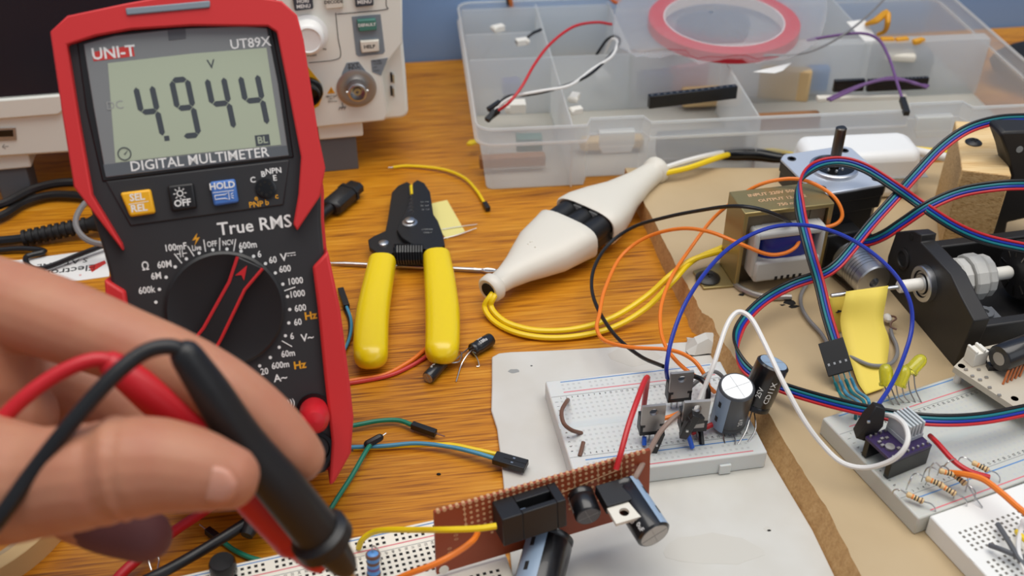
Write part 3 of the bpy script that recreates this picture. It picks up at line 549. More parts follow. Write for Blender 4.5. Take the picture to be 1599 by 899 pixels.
wire('grey_loop', 'grey cable loop beside the left bumper of the meter', 'cord', [(160, 300, 22), (132, 318, 24), (118, 345, 22), (128, 368, 18), (152, 380, 14), (190, 380, 10)], 1.6, 'grey_wire')
a, bb, c, e = P(40, 408, .4), P(150, 392, .4), P(172, 436, .4), P(30, 440, .4)
FR = Frame(P(100, 416, 0), P(150, 400, 0) - P(60, 412, 0), P(100, 380, 0) - P(100, 420, 0))
t = thing('business_card', 'white printed card lying upside down under the cords left of the meter', 'card', FR)
b = B(); b.box((-34, -16, 0), (24, 12, .4)); b.build('paper', 'white_plastic', t)
b = B(); b.text('Electronics', (-1, -5), 8.0, 0, math.pi, .46, .01); b.text('S AT ONE', (-1, 3), 6.0, 0, math.pi, .46, .01); b.quad([(13, -4, .46), (21, 0, .46), (22, -3, .46), (15, -10, .46)], 1); b.text('R', (9, -11), 2.5, 1, math.pi, .46)
b.build('print', ['dark_mark', 'red_mark'], t, smooth=0)
# beige tape roll at the lower left
c = P(-75, 800, 0); b = B(); Ro = (P(110, 833, 10) - P(-75, 800, 10)).length; b.lathe([(Ro, 0), (Ro, 10), (Ro - 6, 10), (Ro - 6, 0), (Ro, 0)], (0, 0, 0), (0, 0, 1), 64, cap=False); t = thing('tape_roll', 'beige ring of tape at the lower left corner under the hand', 'tape roll', c); b.build('tape', 'tape_roll', t, bevel=.4)
b = B(); b.lathe([(Ro - 6.05, .3), (Ro - 6.05, 9.7), (Ro - 8, 9.7), (Ro - 8, .3), (Ro - 6.05, .3)], (0, 0, 0), (0, 0, 1), 64, cap=False); b.build('core', 'mdf_top', t)
# micro USB style plug poking out right of the meter
t = thing('usb_cable', 'black cable plug on the desk just right of the meter', 'cable', P(535, 312, 5))
T = Matrix.Translation(-P(535, 312, 5)); p, q = P(512, 328, 5), P(556, 291, 5.5); d = (q - p).normalized(); sd = Vector((d.y, -d.x, 0)).normalized(); up = Vector((0, 0, 1))
def slab(b, c, d, sd, hw, hh, L, k=1.0): b.rings([[c + d * l + sd * x * hw * f + up * y * hh * f for x, y in ((-1, -.5), (-.6, -1), (.6, -1), (1, -.5), (1, .5), (.6, 1), (-.6, 1), (-1, .5))] for l, f in ((0, k), (L * .1, 1), (L, 1))])
b = B(T); slab(b, p + d * 2, d, sd, 6.4, 4.6, 18, .75); b.build('plug_body', 'black_plastic', t, bevel=.4)
b = B(T); slab(b, p + d * 20, d, sd, 7.0, 5.0, 2.2, 1); slab(b, p + d * 22, d, sd, 5.4, 3.4, 7, 1); b.build('plug_collar', 'black_plastic', t, bevel=.3)
b = B(T); b.tube([p + d * 3, p - d * 8, P(470, 368, 4), P(380, 395, 3), P(300, 400, 3)], [3.4, 2.9, 2.4, 2.2, 2.2], 12, sub=6); b.build('cord', 'black_wire', t)
# ------------------------------------------------------------------ wire stripper
o0 = P(640, 400, 0); T = Matrix.Translation(-o0)
t = thing('wire_stripper', 'wire stripper with black jaws and two yellow dipped handles', 'wire stripper', o0)
def px2(pts, z): return [(P(x, y, z).x, P(x, y, z).y) for x, y in pts]
def flat_tube(b, cs, z, hz, n=20):      # cs: (px, py, width px); oval section lying level, rounded far end
    q = [P(x, y, z) for x, y, w in cs]; wv = [(P(x + w / 2, y, z) - P(x - w / 2, y, z)).length / 2 for x, y, w in cs]
    path = smooth_path(q, 6); k = len(cs) - 1; W = []
    for i in range(len(path)): u_ = i / (len(path) - 1) * k; j = min(int(u_), k - 1); W.append(wv[j] + (wv[j + 1] - wv[j]) * (u_ - j))
    d = (path[-1] - path[-2]).normalized(); r = W[-1]; e = path[-1]
    H = [hz] * len(path)
    for s in (.3, .55, .75, .9, .98): path.append(e + d * r * s); W.append(r * math.sqrt(1 - s * s)); H.append(hz * (1 - s ** 2.4 * .75))
    rs = []
    for i, p in enumerate(path):
        dd = (path[min(i + 1, len(path) - 1)] - path[max(i - 1, 0)]); dd.z = 0; dd.normalize(); sd = Vector((dd.y, -dd.x, 0))
        ring = []
        for a in range(n):
            c, s_ = math.cos(2 * math.pi * a / n), math.sin(2 * math.pi * a / n)
            ring.append(p + sd * (W[i] * math.copysign(abs(c) ** .75, c)) + Vector((0, 0, H[i] * math.copysign(abs(s_) ** .75, s_))))
        rs.append(ring)
    b.rings(rs)
for cs in ([(597, 410, 43), (590, 445, 47), (582, 490, 52), (579, 535, 55), (579, 553, 54)], [(682, 402, 43), (687, 440, 49), (691, 488, 54), (691, 530, 54), (690, 546, 53)]):
    b = B(T); flat_tube(b, cs, 9, 6.5); b.build('handle', 'handle_yellow', t, smooth=60)
jl = [(642, 291), (636, 287), (622, 293), (612, 304), (606, 345), (602, 364), (584, 372), (575, 378), (577, 390), (590, 398), (612, 400), (632, 386), (650, 380), (662, 366), (650, 345), (643, 320)]
jr = [(645, 291), (652, 286), (663, 291), (672, 305), (677, 340), (684, 350), (692, 372), (695, 388), (680, 396), (660, 394), (640, 384), (628, 376), (620, 364), (628, 345), (640, 320)]
b = B(T); b.prism(px2(jl, 7), 6, 8.6); b.build('jaw', 'tool_black', t, bevel=.3)
b = B(T); b.prism(px2(jr, 9), 8.9, 11.4); k = b.build('jaw', 'tool_black', t, bevel=.3)
b = B(T)
for s, x, y, z in (('22  0.6', 663, 315, 1.7), ('20  0.8', 663, 321, 1.7), ('18  1.0', 664, 327, 1.7), ('COPPER', 667, 358, 1.7), ('ONLY', 668, 363, 1.7)):
    q = P(x, y, 11.45); b.text(s, (q.x, q.y), z, 0, 0.06, 11.46)
b.build('jaw_print', 'grey_mark', k, smooth=0)
b = B(T)
for i in range(6): q = P(641.5, 300 + i * 6, 11.5); b.torus((q.x, q.y, 11.3), (0, 0, 1), .9 + .12 * i, .22, 12, 5)
b.build('strip_notches', 'dark_steel', k)
q = P(640, 348, 11.4); b = B(T); b.lathe([(4.2, 0), (4.2, .5), (3.0, .8), (2.8, 2.2), (2.3, 2.6), (0, 2.6)], q, (0, 0, 1), 24); b.build('pivot_bolt', 'steel', t)
q = P(599, 380, 8.6); b = B(T); b.lathe([(2.9, 0), (2.7, .7), (1.6, 1.2), (0, 1.3)], q, (0, 0, 1), 20); b.build('rivet', 'steel', t)
b = B(T); p, q = P(616, 397, 9), P(662, 397, 9); d = q - p; pts = [p + d * (i / 88) + Vector((0, 5 * math.cos(i * .785), 5 * math.sin(i * .785))) for i in range(89)]; b.tube(pts, .85, 6); b.build('spring', 'black_gloss', t)
q = P(642.5, 297, 10); b = B(T); b.tube([P(642, 290, 11), P(643, 304, 11)], .9, 6); b.build('wire_scrap', 'yellow_wire', t)

# needle, note, wires around the stripper
o0 = P(640, 416, 1.2); t = thing('needle', 'thick steel needle lying under the yellow handles', 'needle', o0); T = Matrix.Translation(-o0)
a, e = P(505, 410, 1.6), P(752, 421.5, 1.6); d = (e - a).normalized(); sd = Vector((-d.y, d.x, 0))
b = B(T); b.tube([a, a + d * 12, e - d * 4], [.2, 1.15, 1.15], 10); b.tube([e - d * 4.2, e, e + d * 3 + sd * 1.2, e + d * 7 + sd * .6, e + d * 8, e + d * 7 - sd * .6, e + d * 3 - sd * 1.2, e], [1.1, .9, .65, .65, .7, .65, .65, .9], 8, sub=3); b.build('shaft', 'steel', t)
pn = [P(x, y, .3) for x, y in ((672, 318), (698, 312), (726, 361), (697, 373), (680, 350))]
b = B(); b.prism([(p.x, p.y) for p in pn], .05, .3); tag(b.build('sticky_note', 'note_pale', origin=pn[0]), 'small pale yellow paper piece beside the stripper jaws', 'paper')
for i, q in enumerate(([(690, 358, .9), (715, 354, .9), (745, 350, 1.2)], [(692, 372, .9), (716, 366, .9), (744, 356, 1.2)])):
    tag(B().tube(pix(q), .28, 6, sub=3).build('component_lead', 'steel', origin=P(*q[0])), ('thin bare wire lead crossing the pale note, upper one', 'thin bare wire lead below the pale note, lower one')[i], 'wire', 'loose leads on the pale note')
wire_thing('jumper_wire', 'short yellow wire with a black plug tip lying behind the stripper', 'wire', [(614, 261, 1), (640, 259, 1.5), (690, 264, 2), (724, 277, 2.5), (744, 297, 2), (757, 318, 2)], .95, 'yellow_wire', ends=[(-1, 6.5, 1.5, 'black_plastic')], bare=[(0, 3)])
b = B(); p = P(736, 214, 12); b.prism([(p.x - 3, p.y - 3), (p.x - 1, p.y + 1.5), (p.x + 5, p.y + 3), (p.x + 5, p.y), (p.x, p.y - 4)], 8, 9.2); tag(b.build('tape_tab', 'yellow_wire', origin=p), 'tiny yellow tab sticking out beside the left end of the box', 'tape')

# ------------------------------------------------------------------ mated mains plug and socket
a, e = P(770, 448, 11), P(1022, 268, 17); d = (e - a).normalized(); dh = Vector((d.x, d.y, 0)).normalized()
FRP = Frame(a, d, Vector((-d.y, d.x, 0))); al = lambda x, y, z: (P(x, y, z) - a).dot(d)
s1, s2, s3 = al(886, 366, 12), al(912, 348, 13), (e - a).length
def bottle(b, prof, n=28, dish=None):     # profile: (along, half width, half height, squareness)
    rs = []
    for s_, w_, h_, sq in prof:
        rs.append([(s_, w_ * math.copysign(abs(math.cos(k)) ** sq, math.cos(k)), h_ * math.copysign(abs(math.sin(k)) ** sq, math.sin(k))) for k in [2 * math.pi * i / n for i in range(n)]])
    b.rings(rs)
t = thing('power_plug', 'cream inline mains plug with black contact end and yellow wires', 'plug', FRP)
b = B(); bottle(b, [(-3.5, 3.6, 3.6, 1), (-4, 6.0, 6.0, 1), (-3, 7.2, 7.2, 1), (1, 7.4, 7.4, 1), (2.2, 6.4, 6.4, 1), (3, 5.6, 5.6, 1), (10, 6.4, 6.2, 1), (20, 9.5, 7.4, .95), (30, 13.5, 8.8, .85), (40, 17.2, 9.8, .75), (s1 - 6, 19.4, 10.4, .65), (s1 - 1, 20.2, 10.6, .6), (s1, 19.6, 10.0, .6)])
b.build('shell', 'cream_plastic', t, smooth=50)
b = B(); bottle(b, [(s1 + .0, 15, 7.6, .6), (s1 + 3, 15, 7.6, .6)]); k = b.build('contact_block', 'black_plastic', t)
for j in (-1, 0, 1): b = B(); b.tube([(s1 - 1, j * 11.2, 2.2), (s2 + 2, j * 11.2, 2.2)], 6.4, 20); b.build('contact_barrel', 'black_plastic', t)
b = B(); b.box((s1, -17, -6), (s2 + 1, 17, 5)); b.build('contact_web', 'black_plastic', t, bevel=1)
b = B(); b.lathe([(4.2, -4.1), (4.2, -3.4), (0, -3.4)], (0, 0, 0), (1, 0, 0), 20); b.build('cord_hole', 'hole_black', t)
b = B(); 
for i in range(14): b.ball((s1 - 26 + random.uniform(-6, 8), random.uniform(-5, 5), 9.0 + random.uniform(-.2, .1)), .4, 6)
b.build('mould_marks', 'cream_plastic', t)
t = thing('power_socket', 'cream inline mains socket pushed onto the black plug end, beside the box', 'socket', FRP)
b = B(); bottle(b, [(s2 + 6, 18.2, 8.6, .6), (s2 + .5, 18.8, 9.2, .6), (s2, 20.0, 10.2, .6), (s2 + 1.2, 20.8, 10.8, .6), (s2 + 8, 20.2, 11, .65), (s2 + 20, 17.0, 10.0, .75), (s2 + 32, 12.6, 8.6, .9), (s3 - 16, 8.6, 7.2, 1), (s3 - 6, 7.2, 7, 1), (s3 - 1.6, 7.0, 7.0, 1), (s3 - .8, 7.9, 7.9, 1), (s3 + 3, 8.2, 8.2, 1), (s3 + 4.5, 7.0, 7.0, 1), (s3 + 4.6, 4, 4, 1), (s3 + 2, 3.8, 3.8, 1)]); b.build('shell', 'cream_plastic', t, smooth=50)
b = B(); bottle(b, [(s2 - .2, 16.2, 8.0, .6), (s2 + 4, 16.2, 8.0, .6)]); b.build('rim', 'grey_mark', t)
wire('power_wire', 'yellow wire looping from the plug to the transformer, outer one', 'wire', [(785, 440, 11), (766, 462, 10), (757, 480, 5), (772, 502, 2), (805, 519, 2), (852, 527, 2), (905, 524, 2), (960, 510, 3), (1010, 480, 8), (1050, 440, 18), (1082, 407, 20), (1128, 386, 22)], 1.45, 'yellow_wire', 'yellow wires from the plug to the transformer')
wire('power_wire', 'yellow wire looping from the plug to the transformer, inner one', 'wire', [(786, 443, 11), (771, 464, 10), (767, 478, 6), (778, 494, 4), (800, 507, 3), (842, 516, 3), (900, 513, 3), (958, 495, 5), (1010, 462, 10), (1046, 430, 18), (1080, 406, 21), (1126, 392, 22)], 1.45, 'yellow_wire', 'yellow wires from the plug to the transformer')
wire('mains_wire', 'yellow wire running from the socket into the black tape in front of the box', 'wire', [(1016, 275, 17), (1040, 270, 18), (1075, 262, 19), (1110, 250, 19), (1138, 241, 18), (1160, 239, 17)], 1.7, 'yellow_wire')
wire('mains_wire', 'white wire running from the socket into the black tape in front of the box', 'wire', [(1012, 268, 18), (1035, 263, 19), (1070, 252, 20), (1105, 243, 20), (1140, 237, 18), (1160, 240, 17)], 1.7, 'white_wire')
o0 = P(1180, 243, 15); t = thing('tape_splice', 'black insulating tape wrapped around joined wires in front of the box', 'tape', o0); T = Matrix.Translation(-o0)
b = B(T); b.tube([P(1128, 241, 17), P(1150, 240, 17), P(1180, 241, 16), P(1210, 246, 15), P(1245, 249, 15)], [3.6, 4.4, 4.2, 3.4, 2.2], 10, sub=3); b.build('wrap', 'black_gloss', t)
b = B(T); b.prism([(p.x, p.y) for p in (P(1120, 238, 18), P(1122, 230, 18), P(1150, 231, 18), P(1146, 240, 18))], 17.4, 18); b.build('loose_end', 'black_gloss', t)
wire('mains_wire', 'short yellow wire leaving the right end of the black tape', 'wire', [(1190, 236, 17), (1205, 235, 17), (1225, 238, 16), (1250, 244, 15)], 1.5, 'yellow_wire')

# ------------------------------------------------------------------ loose jumper wires and small capacitors on the desk
wire('jumper_wire', 'orange wire running from the meter under the right yellow handle', 'wire', [(530, 597, 1.2), (560, 592, 1.2), (600, 585, 1.2), (630, 570, 1.2), (655, 553, 1.2), (690, 520, 1.2)], 1.0, 'orange_wire')
wire('jumper_wire', 'rust red wire beside the orange wire under the right yellow handle', 'wire', [(530, 600, 1.1), (565, 595, 1.1), (608, 586, 1.1), (638, 573, 1.1), (665, 557, 1.1), (700, 530, 1.1)], .95, 'red_mark')
t = wire_thing('jumper_wire', 'light blue wire curling beside the left yellow handle with black plug', 'wire', [(541, 478, 3), (548, 498, 3), (548, 518, 3), (541, 540, 2), (530, 556, 2)], .8, 'lightblue_wire', ends=[(0, 15, 1.7, 'black_plastic')])
wire('jumper_wire', 'yellow green wire curling between the meter and the left yellow handle', 'wire', [(548, 490, 1.4), (551, 510, 1.4), (546, 530, 1.4), (536, 545, 1.4), (520, 558, 1.2)], .8, 'yellow_mark')
wire('jumper_wire', 'black wire curling closest to the meter edge beside the light blue wire', 'wire', [(536, 478, 1.0), (545, 500, 1.0), (545, 524, 1.0), (538, 546, 1.0), (526, 566, 1.0)], .7, 'black_wire')
def can(name, label, a, e, r, leads, group=None, stripe='cap_grey', body='cap_black', text=(), up=Vector((0, 0, 1)), sa=None, top='can_top', tsz=None):
    a, e = Vector(a), Vector(e); d = (e - a).normalized(); L = (e - a).length; t = thing(name, label, 'capacitor', a, group)
    T = Matrix.Translation(-a); b = B(T); b.lathe([(r * .86, 0), (r, .6), (r, 2), (r * .93, 2.8), (r, 3.6), (r, L - .7), (r * .9, L), (r * .84, L + .02)], a, d, 28); k = b.build('sleeve', body, t)
    b = B(T); b.lathe([(r * .845, L - .2), (r * .84, L + .12), (0, L + .12)], a, d, 28); z = b.build('top', top, t)
    u = (up - d * up.dot(d)).normalized(); w = d.cross(u)
    b = B(T); [b.tube([e + d * .14 + (u * math.cos(g) + w * math.sin(g)) * r * .8, e + d * .14 - (u * math.cos(g) + w * math.sin(g)) * r * .8], .1, 4) for g in (.4, .4 + math.pi / 2)]; b.build('vent_score', 'grey_mark', z)
    if stripe:
        g0 = math.radians(sa if sa is not None else 150); b = B(T); rows = [[a + d * s_ + (u * math.cos(g) + w * math.sin(g)) * (r + .06) for g in [g0 + (i - 4) * .14 for i in range(9)]] for s_ in (.7, L - .6)]
        b.add(rows[0] + rows[1], [(i, i + 1, i + 10, i + 9) for i in range(8)])
        m = b.build('minus_stripe', stripe, t); b = B(T)
        for q in (.3, .7):
            c = a + d * L * q; gg = g0; nn = u * math.cos(gg) + w * math.sin(gg); ss = -u * math.sin(gg) + w * math.cos(gg)
            b.quad([c + nn * (r + .12) + ss * x + d * y for x, y in ((-r * .1, -L * .07), (r * .1, -L * .07), (r * .1, L * .07), (-r * .1, L * .07))])
        b.build('minus_sign', 'dark_mark', m)
    if text:
        b = B(T)
        for s_, q, ang, size in text:          # lettering bent around the sleeve
            g = math.radians(ang); vs, fs = text_geo(s_, size, .012); c = a + d * L * q
            b.add([c + (u * math.cos(g - v.y / r) + w * math.sin(g - v.y / r)) * (r + .09) + d * v.x for v in vs], fs)
        b.build('value_print', 'white_mark', t, smooth=0)
    for ld in leads: b = B(T); b.tube([Vector(p) for p in ld], .32, 6, sub=4); b.build('lead', 'steel', t)
    return t
can('capacitor', 'small black capacitor lying below the right yellow handle', P(692, 565, 3.3), P(668, 590, 3.3), 3.1, [pix([(692, 565, 3.6), (708, 563, 4), (730, 545, 3), (742, 540, 1)]), pix([(690, 567, 2.4), (715, 565, 2), (721, 556, 1), (720, 550, .6)])], 'small capacitors on the desk', stripe=None, text=[('100uF', .5, 20, 2.0)], top='tin')
can('capacitor', 'small black capacitor with bent leads lying right of the yellow handle', P(737, 547, 3.5), P(767, 529, 3.5), 3.3, [pix([(738, 549, 3), (745, 560, 2), (748, 571, .6), (744, 572, .5)]), pix([(737, 546, 3.4), (728, 556, 3), (720, 570, 1.6), (714, 590, .6), (712, 596, .4)])], 'small capacitors on the desk', stripe=None, text=[('100u', .5, 20, 2.4), ('50V', .5, -25, 2.0)], top='black_gloss')
wire_thing('jumper_wire', 'green jumper wire whose black pin end points right, above the blue pair', 'wire', [(500, 672, 3), (552, 664, 3), (590, 657, 3), (622, 656, 3), (645, 664, 3)], 1.05, 'green_wire', ends=[(-1, 11.5, 1.55, 'black_plastic')], bare=[(-1, 16)])
wire_thing('jumper_wire', 'green jumper wire slanting down to the black probe, black pin end up', 'wire', [(500, 822, 3), (522, 785, 3), (548, 745, 3), (568, 710, 4), (578, 694, 4)], 1.05, 'green_wire', ends=[(-1, 1, 1.0, 'black_plastic')])
o = COL.objects[-1].parent if COL.objects[-1].parent else COL.objects[-1]
b = B(Matrix.Translation(-P(500, 822, 3))); b.tube([P(574, 693, 4), P(593, 683, 5)], 1.7, 8, round_ends=True); b.build('pin_sleeve', 'black_plastic', o); b = B(Matrix.Translation(-P(500, 822, 3))); b.cyl(P(593, 683, 5), P(603, 676, 5.5), .32, n=6); b.build('pin_tip', 'steel', o)
wire_thing('jumper_wire', 'green jumper wire with black pin end near the bottom breadboard edge', 'wire', [(420, 878, 1.6), (390, 870, 1.6), (365, 858, 1.6), (346, 844, 2)], 1.05, 'green_wire', ends=[(-1, 8.5, 1.5, 'black_plastic')], bare=[(-1, 13)])
t = thing('jumper_pair', 'light blue and yellow wire pair with black two-way socket on the white card', 'wire', P(780, 712, 4)); T = Matrix.Translation(-P(780, 712, 4))
b = B(T); b.tube(pix([(500, 700, 2), (552, 698, 2), (600, 696, 2.4), (650, 692, 3), (700, 697, 4), (740, 706, 5), (774, 716, 5)]), .95, 8, sub=6); sublabel(b.build('insulation', 'lightblue_wire', t), 'light blue wire')
b = B(T); b.tube(pix([(552, 700, 1.2), (600, 698, 1.4), (650, 695, 2), (702, 694, 4.2), (740, 701, 5), (776, 709, 5)]), .95, 8, sub=6); sublabel(b.build('insulation', 'yellow_wire', t), 'yellow wire')
p, q = P(772, 714, 5.2), P(822, 728, 5.2); d = (q - p).normalized(); sd = Vector((-d.y, d.x, 0)); FS = Frame(p, d, sd); Lh = (q - p).length
Tm = T @ FS.M; b = B(Tm); b.box((0, -2.9, -1.4), (Lh, 2.9, 1.4)); k = b.build('socket_housing', 'black_plastic', t, bevel=.3)
for j in (-1.3, 1.3): b = B(Tm); b.box((Lh * .55, j - .35, 1.38), (Lh * .62, j + .35, 1.5)); b.build('contact', 'steel', k)
b = B(Tm); b.box((Lh * .3, -.12, 1.38), (Lh, .12, 1.5)); b.build('groove', 'hole_black', k)
p = P(685, 740, .3); b = B(); b.ball(p, .8, 8, sc=(1.3, .8, .6)); tag(b.build('crumb', 'hole_black', origin=p), 'tiny dark crumb on the bare wood below the blue wire', 'crumb')
# ------------------------------------------------------------------ translucent organizer box
BF = level((-18.2, 556.5, 0), 5.6)
def bp(px, py, z):            # place on the box's own axes
    q = P(px, py, z) - BF.o; return Vector((q.dot(BF.ex), q.dot(BF.ey)))
t = thing('organizer_box', 'translucent plastic organizer box full of compartments at the back', 'storage box', BF)
W, DP, HB, TH = 352.0, 190.0, 43.0, 1.5
n1 = (bp(915, 200, 33).x, bp(1003, 200, 33).x); n2 = (bp(1398, 170, 33).x, bp(1482, 165, 33).x)
def outline(off, cham=True):
    r = []; c = 8 + off
    for cx, cy, a0 in ((W + off - c, -off + c, -90), (W + off - c, DP + off - c, 0), (-off + c, DP + off - c, 90), (-off + c, -off + c, 180)):
        r += [(cx + c * math.cos(math.radians(a0 + i * 22.5)), cy + c * math.sin(math.radians(a0 + i * 22.5))) for i in range(5)]
    return r
def notch(off, depth):       # front edge with the two latch recesses, from left to right
    o = outline(off)           # starts at lower right corner going counterclockwise; the front edge closes the loop
    f = []
    for a, e in (n1, n2): f += [(a - 2, -off), (a + 1, -off + depth), (e - 1, -off + depth), (e + 2, -off)]
    return o + f
def shell(b, poly_lo, poly_hi, z0, z1):
    n = len(poly_lo); b.add([(x, y, z0) for x, y in poly_lo] + [(x, y, z1) for x, y in poly_hi], [(i, (i + 1) % n, n + (i + 1) % n, n + i) for i in range(n)])
lo, mid = notch(-3.5, 9), notch(0, 9)
b = B(); shell(b, lo, mid, 1, 33); b.build('tray', 'box_milk', t, smooth=30); b = B(); b.prism(lo, .6, 1.2); b.build('tray_floor', 'box_floor', t)
m2 = notch(1.4, 8); b = B(); shell(b, m2, notch(2.0, 8), 33, HB); b.build('rim_wall', 'box_milk', t, smooth=30)
b = B(); a_, c_ = notch(.4, 8), notch(3.0, 8); n = len(a_)
for z0, z1 in ((32.4, 33.6),):
    b.add([(x, y, z0) for x, y in a_] + [(x, y, z0) for x, y in c_] + [(x, y, z1) for x, y in a_] + [(x, y, z1) for x, y in c_],
          [(i, (i + 1) % n, n + (i + 1) % n, n + i) for i in range(n)] + [(2 * n + i, 2 * n + (i + 1) % n, 3 * n + (i + 1) % n, 3 * n + i) for i in range(n)] + [(n + i, n + (i + 1) % n, 3 * n + (i + 1) % n, 3 * n + i) for i in range(n)])
b.build('ledge', 'box_milk', t)
b = B(); b.tube([Vector((x, y, HB)) for x, y in notch(1.9, 8)] + [Vector((*notch(1.9, 8)[0], HB))], .9, 6); b.build('rim', 'box_milk', t)
for a, e in (n1, n2):
    b = B(); b.box((a + 6, 1.4, 27), (e - 6, 3.1, 36)); b.box((a + 6, 2, 34.5), (e - 6, 7, 36)); b.rings([[(a + 6, 1.4, 27), (e - 6, 1.4, 27), (e - 6, 3.1, 27), (a + 6, 3.1, 27)], [(a + 8, .8, 22.5), (e - 8, .8, 22.5), (e - 8, 2.6, 22.5), (a + 8, 2.6, 22.5)]]); b.build('latch', 'box_milk', t, bevel=.5)
cy = [bp(760, 93, 41).y, bp(760, 53, 41).y, bp(760, 14, 41).y]
dx = [bp(881, 153, 41).x, bp(986, 84, 41).x, bp(1176, 166, 41).x, bp(1361, 66, 41).x]
def wall(x0, y0, x1, y1, h=41):
    b = B(); b.box((min(x0, x1) - .5, min(y0, y1) - .5, 1.2), (max(x0, x1) + .5, max(y0, y1) + .5, h)); b.build('divider', 'box_milk', t)
wall(dx[0], 1, dx[0], DP - 1); wall(dx[1], cy[0], dx[1], DP - 1); wall(dx[2], 1, dx[2], bp(1123, 90, 41).y); wall(dx[3], bp(1361, 66, 41).y, dx[3], DP - 1)
wall(1, cy[0], dx[1], cy[0]); wall(dx[1], cy[0], dx[2], cy[0]); wall(1, cy[1], dx[0], cy[1]); wall(1, cy[2], dx[1], cy[2]); wall(dx[2], bp(1200, 66, 41).y, W - 2, bp(1480, 63, 41).y)
W2 = lambda x, y, z: BF.o + BF.ex * x + BF.ey * y + Vector((0, 0, z))
# contents
def bit(name, label, cat, px, py, z, dims, m, rot=0, group=None, bevel=.5, tilt=0):
    p = P(px, py, z); M = Matrix.Translation(p) @ Matrix.Rotation(math.radians(rot), 4, 'Z') @ Matrix.Rotation(math.radians(tilt), 4, 'Y')
    b = B(Matrix.Rotation(math.radians(rot), 4, 'Z') @ Matrix.Rotation(math.radians(tilt), 4, 'Y')); b.cbox((0, 0, 0), dims); o = b.build(name, m, bevel=bevel); o.location = p * MM; tag(o, label, cat, group); return o
def jst(label, px, py, z, rot, s=1.0, group=None):
    p = P(px, py, z); t = thing('wire_connector', label, 'connector', Matrix.Translation(p) @ Matrix.Rotation(math.radians(rot), 4, 'Z'), group)
    b = B(); b.box((-4 * s, -2.6 * s, -2 * s), (4 * s, 2.6 * s, 2 * s)); b.box((-4.6 * s, -3.3 * s, -1), (-2.4 * s, 3.3 * s, 1.4 * s)); b.build('housing', 'white_nylon', t, bevel=.3)
    b = B(); [b.box((4 * s - .3, j * 1.7 * s - .5, -.6), (4 * s + .1, j * 1.7 * s + .5, .6)) for j in (-1, 0, 1)]; b.build('openings', 'hole_black', t); return t
jst('white nylon connector standing on a divider at the far left of the box', 778, 44, 43, 30, 1.0)
jst('white nylon connector on a black wire near the left of the box', 815, 65, 40, 200, 1.0)
jst('cream ribbed connector leaning on the left long divider', 897, 152, 36, 70, 1.0)
jst('cream connector lying beside the divider foot behind the left latch', 900, 172, 32, 20, .9)
jst('cream bar connector lying on the floor of the front left compartment', 805, 166, 20, 5, 1.6)
jst('white connector half hidden inside the middle compartment', 937, 120, 14, 110, 1.8)
bit('trimmer_block', 'blue block inside the front left compartment of the box', 'component', 798, 135, 12, (12, 9, 10), 'blue_wire', 10)
bit('terminal_block', 'teal block low in the front left compartment', 'component', 826, 222, 14, (16, 8, 9), 'green_button', 4)
bit('relay', 'dark blue block inside the middle front compartment', 'component', 1022, 128, 12, (22, 12, 14), 'navy_wire', 12)
bit('component_packet', 'dull pink packet inside the middle front compartment', 'packet', 1075, 120, 14, (30, 5, 20), 'pink_mark', 20, bevel=2)
bit('component_packet', 'beige packet inside the right front compartment', 'packet', 1225, 130, 12, (34, 8, 24), 'tan_body', -10, bevel=2)
bit('component_packet', 'bluish packet beside the beige packet in the right compartment', 'packet', 1275, 122, 14, (16, 8, 18), 'blue_mark', 5, bevel=2)
bit('component_packet', 'beige packet in the front of the middle compartment', 'packet', 1110, 150, 10, (40, 10, 12), 'tan_body', 5, bevel=2)
bit('foam_bag', 'dark grey antistatic bag under the yellow leads at the right', 'packet', 1400, 95, 16, (44, 26, 20), 'grey_plastic', 5, bevel=4)
bit('component_packet', 'cream block on top of the dark antistatic bag', 'packet', 1405, 86, 30, (20, 12, 6), 'cream_plastic', -8, bevel=2)
bit('memory_chip', 'brownish card standing in the back left compartment', 'component', 800, 36, 22, (42, 4, 22), 'zinc_olive', 6)
bit('component_packet', 'brownish packet low inside the box behind the right front wall', 'packet', 1225, 190, 8, (46, 8, 12), 'brown_strip', 6, bevel=2)
bit('component_packet', 'tan packet low behind the left latch of the box', 'packet', 955, 222, 8, (40, 8, 8), 'tan_body', 6, bevel=2)
bit('component_packet', 'grey packet low inside the front wall between the latches', 'packet', 1100, 222, 14, (60, 8, 16), 'grey_mark', 6, bevel=2)
bit('terminal_block', 'brown strip low in the front left corner compartment', 'component', 800, 250, 9, (40, 6, 7), 'brown_strip', 6)
def strip(label, a, e, z0, z1, w, n):
    p, q = P(a[0], a[1], z0), P(e[0], e[1], z1); d = (q - p).normalized(); F_ = Frame(p, d, Vector((0, 0, 1)) - d * d.z); L = (q - p).length
    t = thing('pin_header', label, 'pin header', F_); b = B(); b.box((0, 0, -w / 2), (L, 8, w / 2)); b.build('housing', 'black_gloss', t, bevel=.3)
    b = B(); [b.box(((i + .3) * L / n, 8, -.6), ((i + .7) * L / n, 8.12, .6)) for i in range(n)]; b.build('openings', 'grey_plastic', t)
strip('black pin header strip sticking up over the front rim of the box', (1012, 168), (1148, 152), 41, 41, 4, 14)
strip('black pin header strip lying across the right compartment, left piece', (1300, 143), (1347, 141), 28, 28, 3, 10)
strip('black pin header strip lying across the right compartment, right piece', (1352, 142), (1446, 138), 28, 28, 3, 16)
bit('pin_strip', 'pale pin strip under the black headers in the right compartment', 'pin header', 1345, 152, 24, (58, 5, 3), 'cream_plastic', 4)
